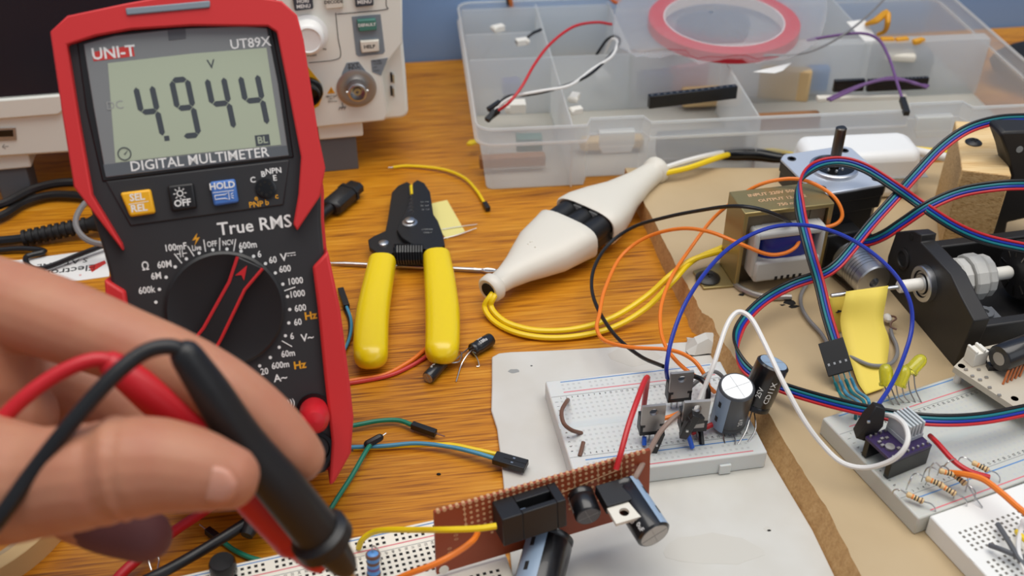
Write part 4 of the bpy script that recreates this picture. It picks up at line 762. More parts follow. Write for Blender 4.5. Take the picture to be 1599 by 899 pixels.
# wires lying over the box
t = wire_thing('jumper_wire', 'red wire arching over the left compartments of the box', 'wire', [(955, 38, 50), (930, 35, 56), (895, 42, 60), (860, 68, 58), (835, 100, 54), (815, 135, 48), (795, 160, 42), (778, 173, 36)], .95, 'red_wire', ends=[(-1, 10, 1.6, 'black_plastic')])
t = wire_thing('jumper_wire', 'black wire twisted with white one, looping over the left compartments', 'wire', [(931, 86, 40), (948, 62, 50), (962, 57, 52), (967, 68, 52), (945, 95, 50), (915, 120, 48), (870, 138, 46), (825, 148, 42), (795, 150, 40), (780, 160, 38)], .95, 'black_wire', ends=[(-1, 9, 1.6, 'black_plastic')])
t = wire_thing('jumper_wire', 'white wire twisted with black one, looping over the left compartments', 'wire', [(944, 84, 40), (955, 62, 51), (964, 66, 52), (955, 88, 51), (925, 108, 49), (890, 133, 47), (845, 142, 45), (805, 150, 42), (780, 164, 37), (772, 174, 35)], .95, 'white_wire', ends=[(-1, 8, 1.6, 'black_plastic')])
wire('jumper_wire', 'short black wire behind the white connector at the left of the box', 'wire', [(820, 62, 40), (832, 52, 42), (845, 46, 42)], 1.0, 'black_wire')
wire('jumper_wire', 'dark wire seen low through the second left compartment', 'wire', [(772, 58, 30), (765, 75, 24), (750, 96, 14)], 1.0, 'grey_wire')
wire('jumper_wire', 'orange wire standing up at the far left edge of the box', 'wire', [(800, 14, 34), (797, 2, 44), (795, -12, 52)], 1.6, 'orange_wire')
wire('jumper_wire', 'black wire beside the orange one at the far left edge', 'wire', [(795, 14, 34), (793, 2, 44), (792, -12, 52)], 1.3, 'black_wire')
wire('jumper_wire', 'rust wire loop at the top edge of the picture beside the bag', 'wire', [(950, -6, 46), (962, 4, 46), (974, -6, 46)], 1.3, 'rust_wire')
wire('jumper_wire', 'thin dark grey wire rising from the bag to the upper right', 'wire', [(1155, 86, 48), (1200, 86, 50), (1250, 84, 52), (1290, 70, 56), (1330, 45, 60), (1365, 15, 64), (1390, -12, 68)], .75, 'grey_wire')
t = wire_thing('jumper_wire', 'purple wire arching from the bag down to a black plug over the latch', 'wire', [(1260, 63, 52), (1300, 56, 56), (1345, 52, 58), (1372, 62, 58), (1388, 90, 54), (1398, 120, 50), (1409, 155, 46)], .95, 'purple_wire', ends=[(-1, 14, 1.8, 'black_plastic')])
wire('jumper_wire', 'purple wire lying across the black header strips, front one', 'wire', [(1296, 157, 32), (1320, 146, 34), (1350, 132, 36), (1385, 124, 38), (1420, 127, 37), (1448, 137, 34)], .95, 'purple_wire', 'purple wires over the black headers')
wire('jumper_wire', 'purple wire lying across the black header strips, rear one', 'wire', [(1292, 155, 30), (1325, 140, 33), (1360, 128, 35), (1395, 121, 37), (1430, 131, 36), (1450, 134, 34)], .95, 'purple_wire', 'purple wires over the black headers')
b = B(); q = pix([(1352, 38, 50), (1368, 32, 54), (1384, 20, 56), (1386, 34, 52), (1382, 48, 44), (1370, 54, 40)]); b.tube(q, [1.2, 2.4, 2.4, 2.0, 1.6, 1.2], 8, sub=4); tag(b.build('wire_loop', 'yellow_mark', origin=q[0]), 'amber yellow strip curling up from the right compartments', 'wire')
for i, (x, y) in enumerate(((1385, 62), (1408, 62), (1434, 64))): bit('amber_part', ('amber piece left of three on the right divider', 'amber piece in the middle of three on the right divider', 'amber piece right of three on the right divider')[i], 'component', x, y, 41, (9, 4, 3), 'yellow_mark', 15 * i)
b = B(); q = [P(1322, 34, 50), P(1350, 30, 52), P(1370, 62, 42), P(1352, 66, 40)]; b.add(q + [p + Vector((0, 0, -.4)) for p in q], [(0, 1, 2, 3), (7, 6, 5, 4), (0, 4, 5, 1), (1, 5, 6, 2), (2, 6, 7, 3), (3, 7, 4, 0)]); tag(b.build('paper_slip', 'white_plastic', origin=q[0]), 'white paper slip beside the amber strip', 'paper')
# red tape ring inside a clear bag on the box
c = P(1130, 22, 55); cx = (P(1246, 26, 55) - P(1012, 26, 55)).length / 2
c = (P(1246, 26, 55) + P(1012, 26, 55)) / 2; c.y = P(1130, 78, 55).y + cx
tilt = Matrix.Translation(c) @ Matrix.Rotation(math.radians(5.6), 4, 'Z') @ Matrix.Rotation(math.radians(3), 4, 'X')
t = thing('tape_ring', 'roll of red double-sided tape inside a clear bag on the box', 'tape roll', tilt)
b = B(); b.lathe([(cx, -7), (cx, 0), (cx * .80, 0), (cx * .80, -7), (cx, -7)], (0, 0, 0), (0, 0, 1), 72, cap=False); b.build('tape', 'ring_red', t, bevel=.3)
b = B(); b.lathe([(cx * .799, -7), (cx * .799, .2), (cx * .785, .2), (cx * .785, -7), (cx * .799, -7)], (0, 0, 0), (0, 0, 1), 72, cap=False); b.build('core', 'ring_core', t)
bag = [(962, 8), (958, 40), (966, 66), (1000, 74), (1060, 70), (1090, 84), (1150, 80), (1200, 84), (1262, 72), (1290, 30), (1285, -30), (1220, -60), (1090, -62), (985, -40)]
b = B(); bw = [P(x, y, 56) for x, y in bag]; cc = sum(bw, Vector()) / len(bw); rs = []
for f, dz in ((.0, 3.0), (.35, 2.6), (.62, 2.4), (.85, 1.5), (1.0, -2.5)):
    rs.append([cc + (p - cc) * max(f, .02) + Vector((0, 0, dz + (.9 * math.sin(i * 2.3 + f * 9) if f > .5 else 0))) for i, p in enumerate(smooth_path(bw + [bw[0]], 3)[:-1])])
b.rings(rs, cap=False)
lo_ = [[p + Vector((0, 0, -4.5 * (1 - f_))) - Vector((0, 0, 11 if f_ < .9 else .4)) for p in r] for r, f_ in ((rs[1], .35), (rs[3], .85), (rs[4], 1.0))]; b.rings(lo_, cap=False)
tag(b.build('plastic_bag', 'bag_film', origin=cc, smooth=60), 'crinkled clear plastic bag around the red tape roll on the box', 'bag')
b = B(); q = [P(1176, 112, 44), P(1236, 98, 46), P(1222, 110, 44), P(1210, 114, 42)]; b.add(q + [p + Vector((0, 0, -.3)) for p in q], [(0, 1, 2, 3), (7, 6, 5, 4), (0, 4, 5, 1), (1, 5, 6, 2), (2, 6, 7, 3), (3, 7, 4, 0)]); tag(b.build('film_scrap', 'white_plastic', origin=q[0]), 'white scrap of film under the bag over the right compartments', 'film scrap')
# ------------------------------------------------------------------ breadboards
def breadboard(label, Fm, W, Dp, H, bodym, hole, lab=True, rails=True, lines=True, hs=.55, x_off=0.0, only=None):
    t = thing('breadboard', label, 'breadboard', Fm); k = Dp / 54.5; cy = Dp / 2; n = int((W - 5) / 2.54); x0 = (W - (n - 1) * 2.54) / 2
    b = B(); b.box((0, 0, 0), (W, Dp, H))
    body = b.build('body', bodym, t, bevel=.7)
    if rails:
        for y in (cy - 17.2 * k, cy + 17.2 * k): b = B(); b.box((.6, y - .15, H - .4), (W - .6, y + .15, H + .03)); b.build('seam', 'grey_mark', t)
    b = B(); b.box((0.05, cy - 1.5 * k, H - .2), (W - .05, cy + 1.5 * k, H + .02)); b.build('centre_groove', bodym, t)
    for sx in (.22, .78): b = B(); b.box((W * sx - 2.5, -1.2, .4), (W * sx + 2.5, .2, H * .6)); b.build('side_lug', bodym, t, bevel=.3)
    b = B()
    for i in range(n):
        x = x0 + i * 2.54
        ys = [cy + s * k * (3.81 + 2.54 * j) for s in (-1, 1) for j in range(5)]
        if rails and i % 6 != 5 and 1 <= i < n - 1: ys += [cy + s * k * q for s in (-1, 1) for q in (21.2, 23.7)]
        for y in ys: b.quad([(x - hs, y - hs, H + .03), (x + hs, y - hs, H + .03), (x + hs, y + hs, H + .03), (x - hs, y + hs, H + .03)])
    b.build('contact_holes', hole, body, smooth=0)
    if lines and rails:
        for y, m in ((cy - 25.6 * k, 'pink_mark'), (cy - 19.3 * k, 'blue_mark'), (cy + 19.3 * k, 'pink_mark'), (cy + 25.6 * k, 'blue_mark')):
            b = B(); b.box((x0 + 2, y - .28, H - .1), (W - x0 - 1, y + .28, H + .04)); b.build('rail_line', m, t)
    if lab:
        b = B()
        for i in range(n):
            for y in (cy - 16.0 * k, cy + 16.0 * k): b.text(str(i + 1), (x0 + i * 2.54, y), 1.5, 0, math.pi / 2 if i > 8 else 0, H + .05, .01)
        for j, c in enumerate('abcdefghij'):
            y = cy + (-13.97 + 2.54 * j) * k if j < 5 else cy + (3.81 + 2.54 * (j - 5)) * k
            b.text(c, (x0 - 2.2, y), 1.8, 0, -math.pi / 2, H + .05, .01)
        b.build('numbers', 'dark_mark', t, smooth=0)
    return t
mat('stub_blue', (40, 96, 206), .4); mat('hole_faint', (196, 198, 196), .7); mat('hole_mid', (120, 116, 108), .8)
CB = level((25.5, 314.5, 2), 10); breadboard('white breadboard on the card sheet with three regulators on it', CB, 83, 60.5, 9, 'bread_milk', 'hole_faint')
RB = level((154.5, 283, 12), 22.8); breadboard('large white breadboard on the fibreboard holding the purple driver board', RB, 165, 61, 9, 'bread_old', 'hole_faint')
nd = Vector((.959, .284, 0)); NB = level((-9.4 - nd.x * 165 + .284 * 55, 298.4 - nd.y * 165 - .959 * 55, 0.2), 16.5)
breadboard('cream breadboard with dark holes at the bottom edge, under the brown board', NB, 165, 55, 10.5, 'bread_cream', 'hole_black', hs=.62)
c = P(1443, 831, 12); WB = level(c + Vector((.36 * 0, 0, 0)) - Vector((-.4, .92, 0)).normalized() * 46 + Vector((0, 0, .1)), 24); WB = level(c + Vector((math.sin(math.radians(22)), -math.cos(math.radians(22)), 0)) * 46, 22)
t = breadboard('small bright white breadboard cut off by the lower right corner', WB, 86, 46, 9.5, 'bread_white', 'hole_mid', lab=False, rails=False, lines=False)
for i, q in enumerate(([(1558, 818, 24), (1575, 845, 26), (1590, 870, 27), (1612, 900, 27)], [(1545, 851, 24), (1565, 858, 26), (1585, 866, 26), (1612, 872, 26)])):
    wire('jumper_wire', ('dark grey wire slanting steeply over the small white breadboard', 'dark grey wire lying flatter over the small white breadboard')[i], 'wire', q, 1.0, 'grey_plastic')
wire('jumper_wire', 'yellow wire at the right edge on the small white breadboard', 'wire', [(1588, 830, 24), (1596, 838, 26), (1612, 852, 26)], 1.1, 'yellow_wire')
wire('jumper_wire', 'white wire crossing beside the dark grey ones on the small white breadboard', 'wire', [(1598, 812, 24), (1590, 850, 27), (1596, 880, 27), (1606, 905, 26)], .9, 'white_wire')

# ------------------------------------------------------------------ parts on the middle breadboard
def regulator(label, px, py, yaw, lean=0, s=1.0):
    p = P(px, py, 11); M = Matrix.Translation(p) @ Matrix.Rotation(math.radians(yaw), 4, 'Z') @ Matrix.Rotation(math.radians(lean), 4, 'X') @ Matrix.Scale(s, 4)
    t = thing('voltage_regulator', label, 'voltage regulator', M)
    b = B(); b.box((-5.2, .3, 6), (5.2, 4.2, 15)); b.box((-5.2, -1.2, 5.6), (5.2, .6, 7.6)); [b.box((s_ * 5.2 - (.1 if s_ > 0 else 0) - .0, -1.15, 7), (s_ * 3.9, .6, 11)) for s_ in (-1, 1)]; [b.box((min(s_ * 5.2, s_ * 3.0), -1.15, 10), (max(s_ * 5.2, s_ * 3.0), .6, 11.4)) for s_ in (-1, 1)]; b.build('body', 'black_plastic', t, bevel=.25)
    b = B(); o = [(-5, 7), (5, 7), (5, 20.4), (3.9, 21.6), (-3.9, 21.6), (-5, 20.4)]; n = 16; hole = [(1.8 * math.cos(2 * math.pi * i / n), 18.2 + 1.8 * math.sin(2 * math.pi * i / n)) for i in range(n)]
    ho = [(max(-5, min(5, 9 * math.cos(2 * math.pi * i / n))), max(15, min(21.6, 18.2 + 9 * math.sin(2 * math.pi * i / n)))) for i in range(n)]
    R = lambda poly, y: [Vector((x, y, z)) for x, z in poly]
    b.rings([R(ho, -1.0), R(hole, -1.0), R(hole, .3), R(ho, .3)], closed=True); b.box((-5, -1.0, 7), (5, .3, 15)); b.build('heat_tab', 'tab_metal', t)
    for x in (-2.54, 0, 2.54): b = B(); b.tube([(x, 1.8, 6.5), (x, 1.8, 0)], .45, 6); b.build('lead', 'steel', t)
    return t
regulator('metal-backed voltage regulator at the back of the middle breadboard beside the blue wire', 1058, 640, 8, 0, 1.02)
regulator('metal-backed voltage regulator at the left, behind the standing red wire', 1015, 691, 8, 0, 1.0)
regulator('metal-backed voltage regulator beside the light-topped capacitor, with a black plug before it', 1079, 687, 6, 3, 1.1)
a, e = P(1136, 657, 14), P(1151, 603, 38)
can('capacitor', 'upright capacitor with bright silver top and grey stripe on the middle breadboard', a, e, 7.6, [[a, P(1130, 680, 12), P(1132, 692, 11)], [a, P(1148, 685, 12), P(1148, 694, 11)]], 'upright capacitors', stripe='cap_stripe', body='cap_grey', sa=-58, up=Vector((0, -1, 0)), text=[('25V', .35, 25, 3.0)])
a, e = P(1176, 634, 18), P(1208, 566, 39)
can('capacitor', 'tall black capacitor leaning behind the silver-topped one', a, e, 7.0, [[a, P(1165, 672, 13), P(1152, 694, 11)], [a, P(1180, 668, 14), P(1168, 690, 11)]], 'upright capacitors', stripe=None, text=[('CD11X', .5, 10, 3.4), ('25V', .45, -25, 3.0)], up=Vector((0, -1, 0)), top='cap_stripe')
wire('jumper_wire', 'brown wire bridging rows at the left of the middle breadboard', 'wire', [(887, 624, 11), (884, 628, 16), (877, 642, 19), (880, 660, 19), (892, 671, 16), (908, 676, 11)], .9, 'brown_wire')
wire('jumper_wire', 'very short brown wire near the front edge of the middle breadboard', 'wire', [(911, 690, 13), (908, 702, 12), (905, 712, 11)], .9, 'brown_wire')
wire('jumper_wire', 'blue wire stub in front of the left voltage regulator', 'wire', [(1006, 681, 15), (1006, 695, 12)], 1.0, 'stub_blue')
wire('jumper_wire', 'blue wire stub in front of the black plug of the third regulator', 'wire', [(1075, 680, 17), (1079, 692, 14), (1081, 699, 12)], 1.0, 'stub_blue')
wire('jumper_wire', 'short red wire lying between the third regulator and the capacitors', 'wire', [(1080, 676, 13), (1100, 668, 14), (1122, 658, 15)], 1.1, 'red_wire')
wire('jumper_wire', 'short orange wire between the left and third regulators', 'wire', [(1028, 655, 14), (1045, 651, 15), (1060, 645, 13)], 1.0, 'orange_wire')
wire('jumper_wire', 'black wire curving down in front of the third regulator', 'wire', [(1075, 585, 26), (1095, 592, 30), (1106, 610, 28), (1102, 635, 22), (1094, 662, 16), (1096, 694, 11)], 1.1, 'black_wire')
wire('jumper_wire', 'grey wire arching behind the third regulator to the capacitors', 'wire', [(1078, 604, 20), (1098, 588, 24), (1115, 580, 24), (1128, 588, 20), (1132, 600, 15)], .9, 'grey_wire')
t = wire_thing('jumper_wire', 'taupe wire running from the third regulator down to the brown board', 'wire', [(1070, 640, 24), (1050, 654, 26), (1030, 676, 26), (1012, 708, 34), (998, 734, 38), (988, 752, 36)], 1.1, 'taupe_wire')
t = thing('jumper_plug', 'black single plug standing between the left regulator and the brown board', 'plug', P(1022, 702, 11)); b = B(Matrix.Translation(-P(1022, 702, 11))); b.tube([P(1020, 704, 11), P(1033, 674, 22)], 2.1, 4); b.build('housing', 'black_plastic', t, bevel=.3)
b = B(Matrix.Translation(-P(1022, 702, 11))); q = P(1025, 690, 19); b.cbox((q.x, q.y - 2, q.z), (.8, .6, .8)); b.build('contact', 'steel', t)
t = thing('jumper_plug', 'black plug in front of the third regulator holding the white wire', 'plug', P(1070, 680, 11)); T = Matrix.Translation(-P(1070, 680, 11)); b = B(T); b.tube([P(1066, 681, 18), P(1075, 664, 25), P(1087, 646, 31)], [2.3, 2.7, 2.5], 4); b.tube([P(1074, 657, 28), P(1097, 653, 27)], 2.2, 4); b.build('housing', 'black_plastic', t, bevel=.3)
b = B(T); q = P(1072, 667, 25); b.cbox((q.x, q.y - 2.2, q.z), (1, .6, .9)); b.build('contact', 'steel', t)

# ------------------------------------------------------------------ near breadboard: brown board and parts on it
B0, B1 = P(682, 897, 13), P(1012, 800, 13); ex = (B1 - B0).normalized(); bk = Vector((-ex.y, ex.x, 0)); ln = math.radians(8)
PF = Frame(B0, ex, Vector((0, 0, math.cos(ln))) + bk * math.sin(ln))
t = thing('circuit_board', 'brown perforated circuit board standing on the cream breadboard with black parts', 'circuit board', PF)
poly = PF.uvs([(678, 800), (1016, 702), (1013, 798), (682, 897)])
b = B(); b.prism(poly, -1.5, 0); pcb = b.build('board', ['pcb_brown', 'pcb_edge'], t, bevel=.15)
tl, tr = poly[0], poly[1]; du = (tr - tl).normalized(); dn = Vector((du.y, -du.x)); L = (tr - tl).length
b = B()
for i in range(int(L / 2.4)):
    u_ = tl + du * (1.5 + i * 2.4); b.cyl((u_.x, u_.y - .2, -1.3), (u_.x, u_.y - .2, .12), .75, n=8)
b.build('edge_pads', 'tan_mark', t)
b = B()
for i in range(int(L / 2.4) - 2):
    for j in range(7):
        q = tl + du * (1.5 + i * 2.4) + dn * (2.3 + j * 2.4)
        if i > 7 or i > 3 and j < 5: b.cyl((q.x, q.y, -.1), (q.x, q.y, .12), .62, n=8)
o = b.build('solder_pads', 'tan_mark', t); o['kind'] = 'stuff'
b = B()
for i0, i1, j0, j1 in ((4, 4, 0, 5), (9, 9, 0, 4), (22, 22, 0, 4), (26, 26, 0, 3), (10, 22, 3.6, 2.6), (23, 30, 2.4, 1.6), (30, 30, 0, 4)):
    p, q = (tl + du * (1.5 + i * 2.4) + dn * (1.1 + j * 2.4) for i, j in ((i0, j0), (i1, j1))); b.tube([(p.x, p.y, .03), (q.x, q.y, .03)], .2, 4)
for s, x, y in (('0 0 0 0', 712, 832), ('0 0 0', 703, 862)): q = PF.uv(x, y); b.text(s, q, 2.4, 0, math.pi / 2, .05)
b.build('tinned_traces', 'tan_mark', t, smooth=0)
q = PF.uv(693, 889); b = B(); b.lathe([(1.9, 0), (1.9, .25), (0, .25)], (q.x, q.y, 0), (0, 0, 1), 16); b.build('mounting_hole', 'bread_cream', t)
# socket block
p0, p1 = PF.uv(768, 783), PF.uv(866, 752); wd = 1.0
while PF.uv(786, 811, wd).y > p0.y and wd < 30: wd += .1
wd = max(11.0, min(wd, 20)); print('socket depth', wd); vb = PF.uv(788, 853, wd).y; slope = (p1.y - p0.y) / (p1.x - p0.x)
sk = lambda u, v, w: (u, v + slope * (u - p0.x), w); hgt = p0.y - vb; u1 = p1.x
b = B(); Wd = wd
def hexa(b, u0, u1, v0, v1, w0, w1): b.rings([[sk(u0, v0, w0), sk(u1, v0, w0), sk(u1, v0, w1), sk(u0, v0, w1)], [sk(u0, v1, w0), sk(u1, v1, w0), sk(u1, v1, w1), sk(u0, v1, w1)]])
v0, v1 = vb, p0.y; wu = u1 - p0.x; ua, ub = p0.x + wu * .32, p0.x + wu * .86
hexa(b, p0.x, ua, v0, v1, 0, Wd); hexa(b, ub, u1, v0, v1, 0, Wd); hexa(b, ua, ub, v0, v1, 0, Wd * .36); hexa(b, ua, ub, v0, v1, Wd * .78, Wd); hexa(b, ua, ub, v0, v1 - 5, Wd * .36, Wd * .78)
k = b.build('socket_block', 'black_plastic', t, bevel=.3)
b = B(); c = sk(ua + 1.2, v1 - .8, Wd * .74); b.cbox(c, (1.8, .6, .6)); b.build('contact', 'steel', k)
# cans and regulator soldered on the board (parts of it)
def pcan(px0, py0, w0, px1, py1, w1, r, stripe, txt, sa, top, nm):
    a = PF.pt(*PF.uv(px0, py0, w0), w0); e = PF.pt(*PF.uv(px1, py1, w1), w1); before = set(COL.objects)
    c = can('electrolytic_capacitor', 'x', a, e, r, [], stripe=stripe, text=txt, sa=sa, top=top, up=Vector((0, 0, 1)))
    return c, a, e
def fold(root, parent, Fr, a):       # turn a can into one part of the board with its pieces as sub-parts
    kids = [o for o in root.children]; sl = [o for o in kids if o.name.startswith('sleeve')][0]
    for o in kids + [q for x in kids for q in x.children]:
        o.data.transform(Fr.M.inverted().to_3x3().to_4x4()); 
    inv = Fr.M.inverted() @ a
    sl.parent = parent; sl.location = inv * MM; sl.name = 'capacitor_sleeve'
    for x in kids:
        for q in x.children: q.parent = sl
        if x is not sl: x.parent = sl
    bpy.data.objects.remove(root); return sl
for args in ((906, 770, .3, 919, 806, 11, 5.0, None, [('SMGT', .45, 95, 3.0)], 0, 'grey_plastic', 'a'), (972, 760, 3, 1022, 836, 26, 6.6, 'cap_stripe', [('50', .66, 60, 4.4), ('0uF', .88, 50, 2.6)], -48, 'tin', 'b')):
    c, a, e = pcan(*args); fold(c, t, PF, a)
a, e = PF.pt(*PF.uv(949, 756, 4), 4), PF.pt(*PF.uv(982, 813, 22), 22); d = (e - a).normalized(); TF = Frame(a, d, ex); L = (e - a).length
Tm = PF.M.inverted() @ TF.M; sg = 1 if TF.n.dot(CAMP - a) > 0 else -1
b = B(Tm); b.box((0, -5.2, -3.2), (L * .58, 5.2, 1.4)); k = b.build('regulator_body', 'black_plastic', t, bevel=.3)
n = 16; hole = [Vector((L * .78 + 1.9 * math.cos(6.2832 * i / n), 1.9 * math.sin(6.2832 * i / n), 0)) for i in range(n)]
ho = [Vector((max(L * .55, min(L, L * .78 + 9 * math.cos(6.2832 * i / n))), max(-5.1, min(5.1, 9 * math.sin(6.2832 * i / n))), 0)) for i in range(n)]
z_ = lambda q, z: [Vector((v.x, v.y, z)) for v in q]
b = B(Tm); b.rings([z_(ho, -1.0), z_(hole, -1.0), z_(hole, .4), z_(ho, .4)], closed=True); b.build('regulator_tab', 'cream_plastic', k)
# large capacitor hanging below the board
a, e = P(860, 836, 17), P(836, 930, 11); can('capacitor', 'large black capacitor with light blue stripe leaning below the brown board', a, e, 9.0, [], None, stripe='cap_stripe', sa=22, up=Vector((-.3, -.5, .8)))
p, L1 = P(583, 862, 16), None
t = thing('resistor', 'light blue banded resistor standing on the cream breadboard', 'resistor', P(583, 905, 11)); T = Matrix.Translation(-P(583, 905, 11)); a = P(584, 902, 12); e = P(582, 862, 23); d = e - a; L = d.length
b = B(T); b.lathe([(.6, 0), (1.9, .3), (2.5, 1), (2.6, 2), (2.3, 3.2), (2.3, L - 3.2), (2.6, L - 2), (2.5, L - 1), (1.7, L - .2), (.6, L)], a, d, 20); k = b.build('body', 'resistor_blue', t)
for q in (.12, .36, .58, .84): b = B(T); b.lathe([(2.35 if .2 < q < .75 else 2.62, 0), (2.38 if .2 < q < .75 else 2.64, .1), (2.38 if .2 < q < .75 else 2.64, 1.1), (2.35 if .2 < q < .75 else 2.62, 1.2)], a + d * q, d, 20); b.build('colour_band', 'brown_wire' if q != .36 else 'purple_wire', k)
b = B(T); b.tube([e, e + d.normalized() * 2.4 + Vector((0, 0, .4)), e + Vector((1.5, 3, -2)), e + Vector((2, 4, -10))], .35, 6, sub=3); b.build('lead', 'steel', t)
q = P(350, 893, 11); t = thing('button_cap', 'round black cap standing on the cream breadboard at the bottom edge', 'component', q); b = B(); b.lathe([(4.8, 0), (5, .5), (5, 5), (4.4, 6.2), (0, 6.4)], (0, 0, 0), (0, 0, 1), 28); b.build('cap', 'black_gloss', t)
wire('jumper_wire', 'yellow wire from the cream breadboard to the black socket block', 'wire', [(560, 855, 12), (566, 842, 17), (582, 831, 21), (606, 827, 27), (650, 827, 34), (690, 827, 42), (745, 825, 44), (775, 821, 44)], 1.15, 'yellow_wire')
wire('jumper_wire', 'orange wire from the brown board down to the bottom edge', 'wire', [(746, 832, 30), (738, 844, 33), (715, 861, 34), (680, 880, 32), (640, 895, 28), (600, 912, 22)], 1.15, 'orange_wire')
wire('jumper_wire', 'red wire standing up from the brown board before the left regulator', 'wire', [(962, 733, 42), (970, 705, 47), (982, 662, 52), (996, 622, 54), (1006, 596, 52), (1011, 589, 48), (1010, 600, 38), (1004, 645, 16)], 1.15, 'red_wire')
wire('component_lead', 'loose thin lead curling beside the bottom breadboard left end', 'wire', [(236, 890, 4), (232, 872, 6), (240, 862, 6), (248, 872, 4), (246, 888, 4)], .35, 'steel')
# ------------------------------------------------------------------ transformer
TB = P(1113, 446, 12); aT = math.radians(12); ex = Vector((math.cos(aT), math.sin(aT), 0)); ey = Vector((-ex.y, ex.x, 0))
TFm = Frame(P(1146, 449, 12), ex, ey)        # front left corner of the bracket, at the board
ht = 44.0
q = P(1308, 322, 12 + ht) - TFm.o; Wt = q.dot(ex); Dt = (P(1130, 300, 12 + ht) - TFm.o).dot(ey); Dt = max(20, min(Dt, 30)); Wt = max(46, min(Wt, 60))
t = thing('transformer', 'olive metal-framed mains transformer with blue winding on the fibreboard', 'transformer', TFm)
b = B(); b.prism([(0, 0), (0, ht), (Wt, ht), (Wt, 0), (Wt - 2.4, 0), (Wt - 2.4, ht - 2.4), (2.4, ht - 2.4), (2.4, 0)], -Dt, 0, 0, Matrix.Rotation(math.pi / 2, 4, 'X')); b.rings([[(-16, Dt * .05, 0), (0, 0, 0), (0, Dt, 0), (-16, Dt * .8, 0)], [(-16, Dt * .05, 1.4), (0, 0, 1.4), (0, Dt, 1.4), (-16, Dt * .8, 1.4)]]); b.box((Wt, Dt * .2, 0), (Wt + 13, Dt * .8, 1.4)); fr = b.build('frame', 'zinc_olive', t, bevel=.5)
b = B(); [b.text(s, (x, y), z, 0, 0, ht + .06, .02) for s, x, y, z in (('INPUT 220V 50Hz', Wt * .46, Dt * .72, 3.6), ('OUTPUT 12-0-12', Wt * .5, Dt * .45, 3.4), ('750 mA', Wt * .52, Dt * .2, 3.4))]; b.build('stamped_text', 'tan_mark', fr, smooth=0)
b = B()
for i in range(12): b.box((3, 2 + i * (Dt - 4) / 12, 2), (Wt - 3, 2 + (i + .82) * (Dt - 4) / 12, 12)); 
b.box((3, 2.5, ht - 12), (Wt - 3, Dt - 2.5, ht - 2.4)); b.box((3, 2, 2), (11, Dt - 2, ht - 2.4)); b.box((Wt - 11, 2, 2), (Wt - 3, Dt - 2, ht - 2.4)); b.build('core', 'lamination', t, bevel=.2)
b = B(); m_ = Wt / 2
for z0, z1, y0 in ((7, 19, -7.5), (31, 35, -6)): b.box((m_ - 17, y0, z0), (m_ + 17, Dt + 5, z1))
b.box((m_ - 18.5, -6, 9), (m_ - 15.5, 4, 35)); b.box((m_ + 15.5, -6, 9), (m_ + 18.5, 4, 35)); bb = b.build('bobbin', 'bobbin', t, bevel=1.4)
b = B(); [b.box((m_ - 6 + i * 3.2, -7.7, 7.4), (m_ - 4.6 + i * 3.2, -7.3, 9.6)) for i in range(5)]; b.build('slots', 'hole_black', bb)
b = B(); b.rings([[(m_ + 15.4 * math.copysign(abs(math.cos(k)) ** .5, math.cos(k)), 4 + 9.6 * math.sin(k), z) for k in [2 * math.pi * i / 28 for i in range(28)]] for z in (18, 31)]); b.build('winding', 'blue_tape', t)
b = B(); b.lathe([(6.3, 0), (6.3, .8), (4.6, 2.2), (0, 2.6)], (-11, Dt * .4, 1.4), (0, 0, 1), 24); sc = b.build('screw', 'tool_black', t)
b = B(); [b.box((-11 - a_, Dt * .4 - c_, 3.7), (-11 + a_, Dt * .4 + c_, 4.1)) for a_, c_ in ((2.4, .5), (.5, 2.4))]; b.build('cross_slot', 'hole_black', sc)
b = B(); b.lathe([(6, 0), (6, .8), (4.6, 2.2), (0, 2.6)], (Wt + 8, Dt * .5, 1.4), (0, 0, 1), 20); b.build('screw', 'dark_steel', t)
wire('cable_tie', 'pale cable lying under the front of the transformer', 'cable', [(1148, 444, 13), (1160, 452, 13.5), (1180, 460, 13.5), (1205, 464, 13.5), (1235, 464, 13)], 1.6, 'tin')

# ------------------------------------------------------------------ stepper motor with shaft up
mc = (P(1220, 242, 55) + P(1386, 286, 55)) / 2; aM = math.degrees(math.atan2(*(P(1296, 301, 55) - P(1386, 286, 55)).yx))
MFm = level(Vector((mc.x, mc.y, 12)), aM + 180)
t = thing('stepper_motor', 'black square stepper motor with silver face plate and upright shaft', 'motor', MFm); S_ = 20.6
cut = lambda r, c: [(r, -r + c), (r, r - c), (r - c, r), (-r + c, r), (-r, r - c), (-r, -r + c), (-r + c, -r), (r - c, -r)]
b = B(); b.prism(cut(S_, 4), 0, 9); b.prism(cut(S_ - .6, 6.5), 9, 29); b.prism(cut(S_, 4), 29, 37); b.build('housing', 'black_plastic', t, bevel=.4)
b = B(); b.prism(cut(S_ + .3, 3.6), 36, 41.4); b.build('end_bell', 'black_plastic', t, bevel=.3); b = B(); b.prism(cut(S_ + .3, 3.6), 41.4, 43); b.build('face_plate', 'motor_face', t, bevel=.5)
b = B(); b.lathe([(12.6, 42.9), (12.2, 44.6), (11, 45.2), (10.6, 45.2), (10.4, 43.6)], (0, 0, 0), (0, 0, 1), 40); b.build('pilot_ring', 'brushed', t)
b = B(); b.lathe([(10.5, 43.2), (10.5, 44.2), (3.6, 44.4), (3.4, 43.4), (2.6, 43.4)], (0, 0, 0), (0, 0, 1), 32); k = b.build('bearing_recess', 'black_gloss', t)
b = B(); [b.ball((4.6 * math.cos(i * .9), 4.6 * math.sin(i * .9), 44.3), .9, 8) for i in range(7)]; b.build('bearing_balls', 'steel', k)
top = P(1318, 203, 0); b = B(); L_ = 23
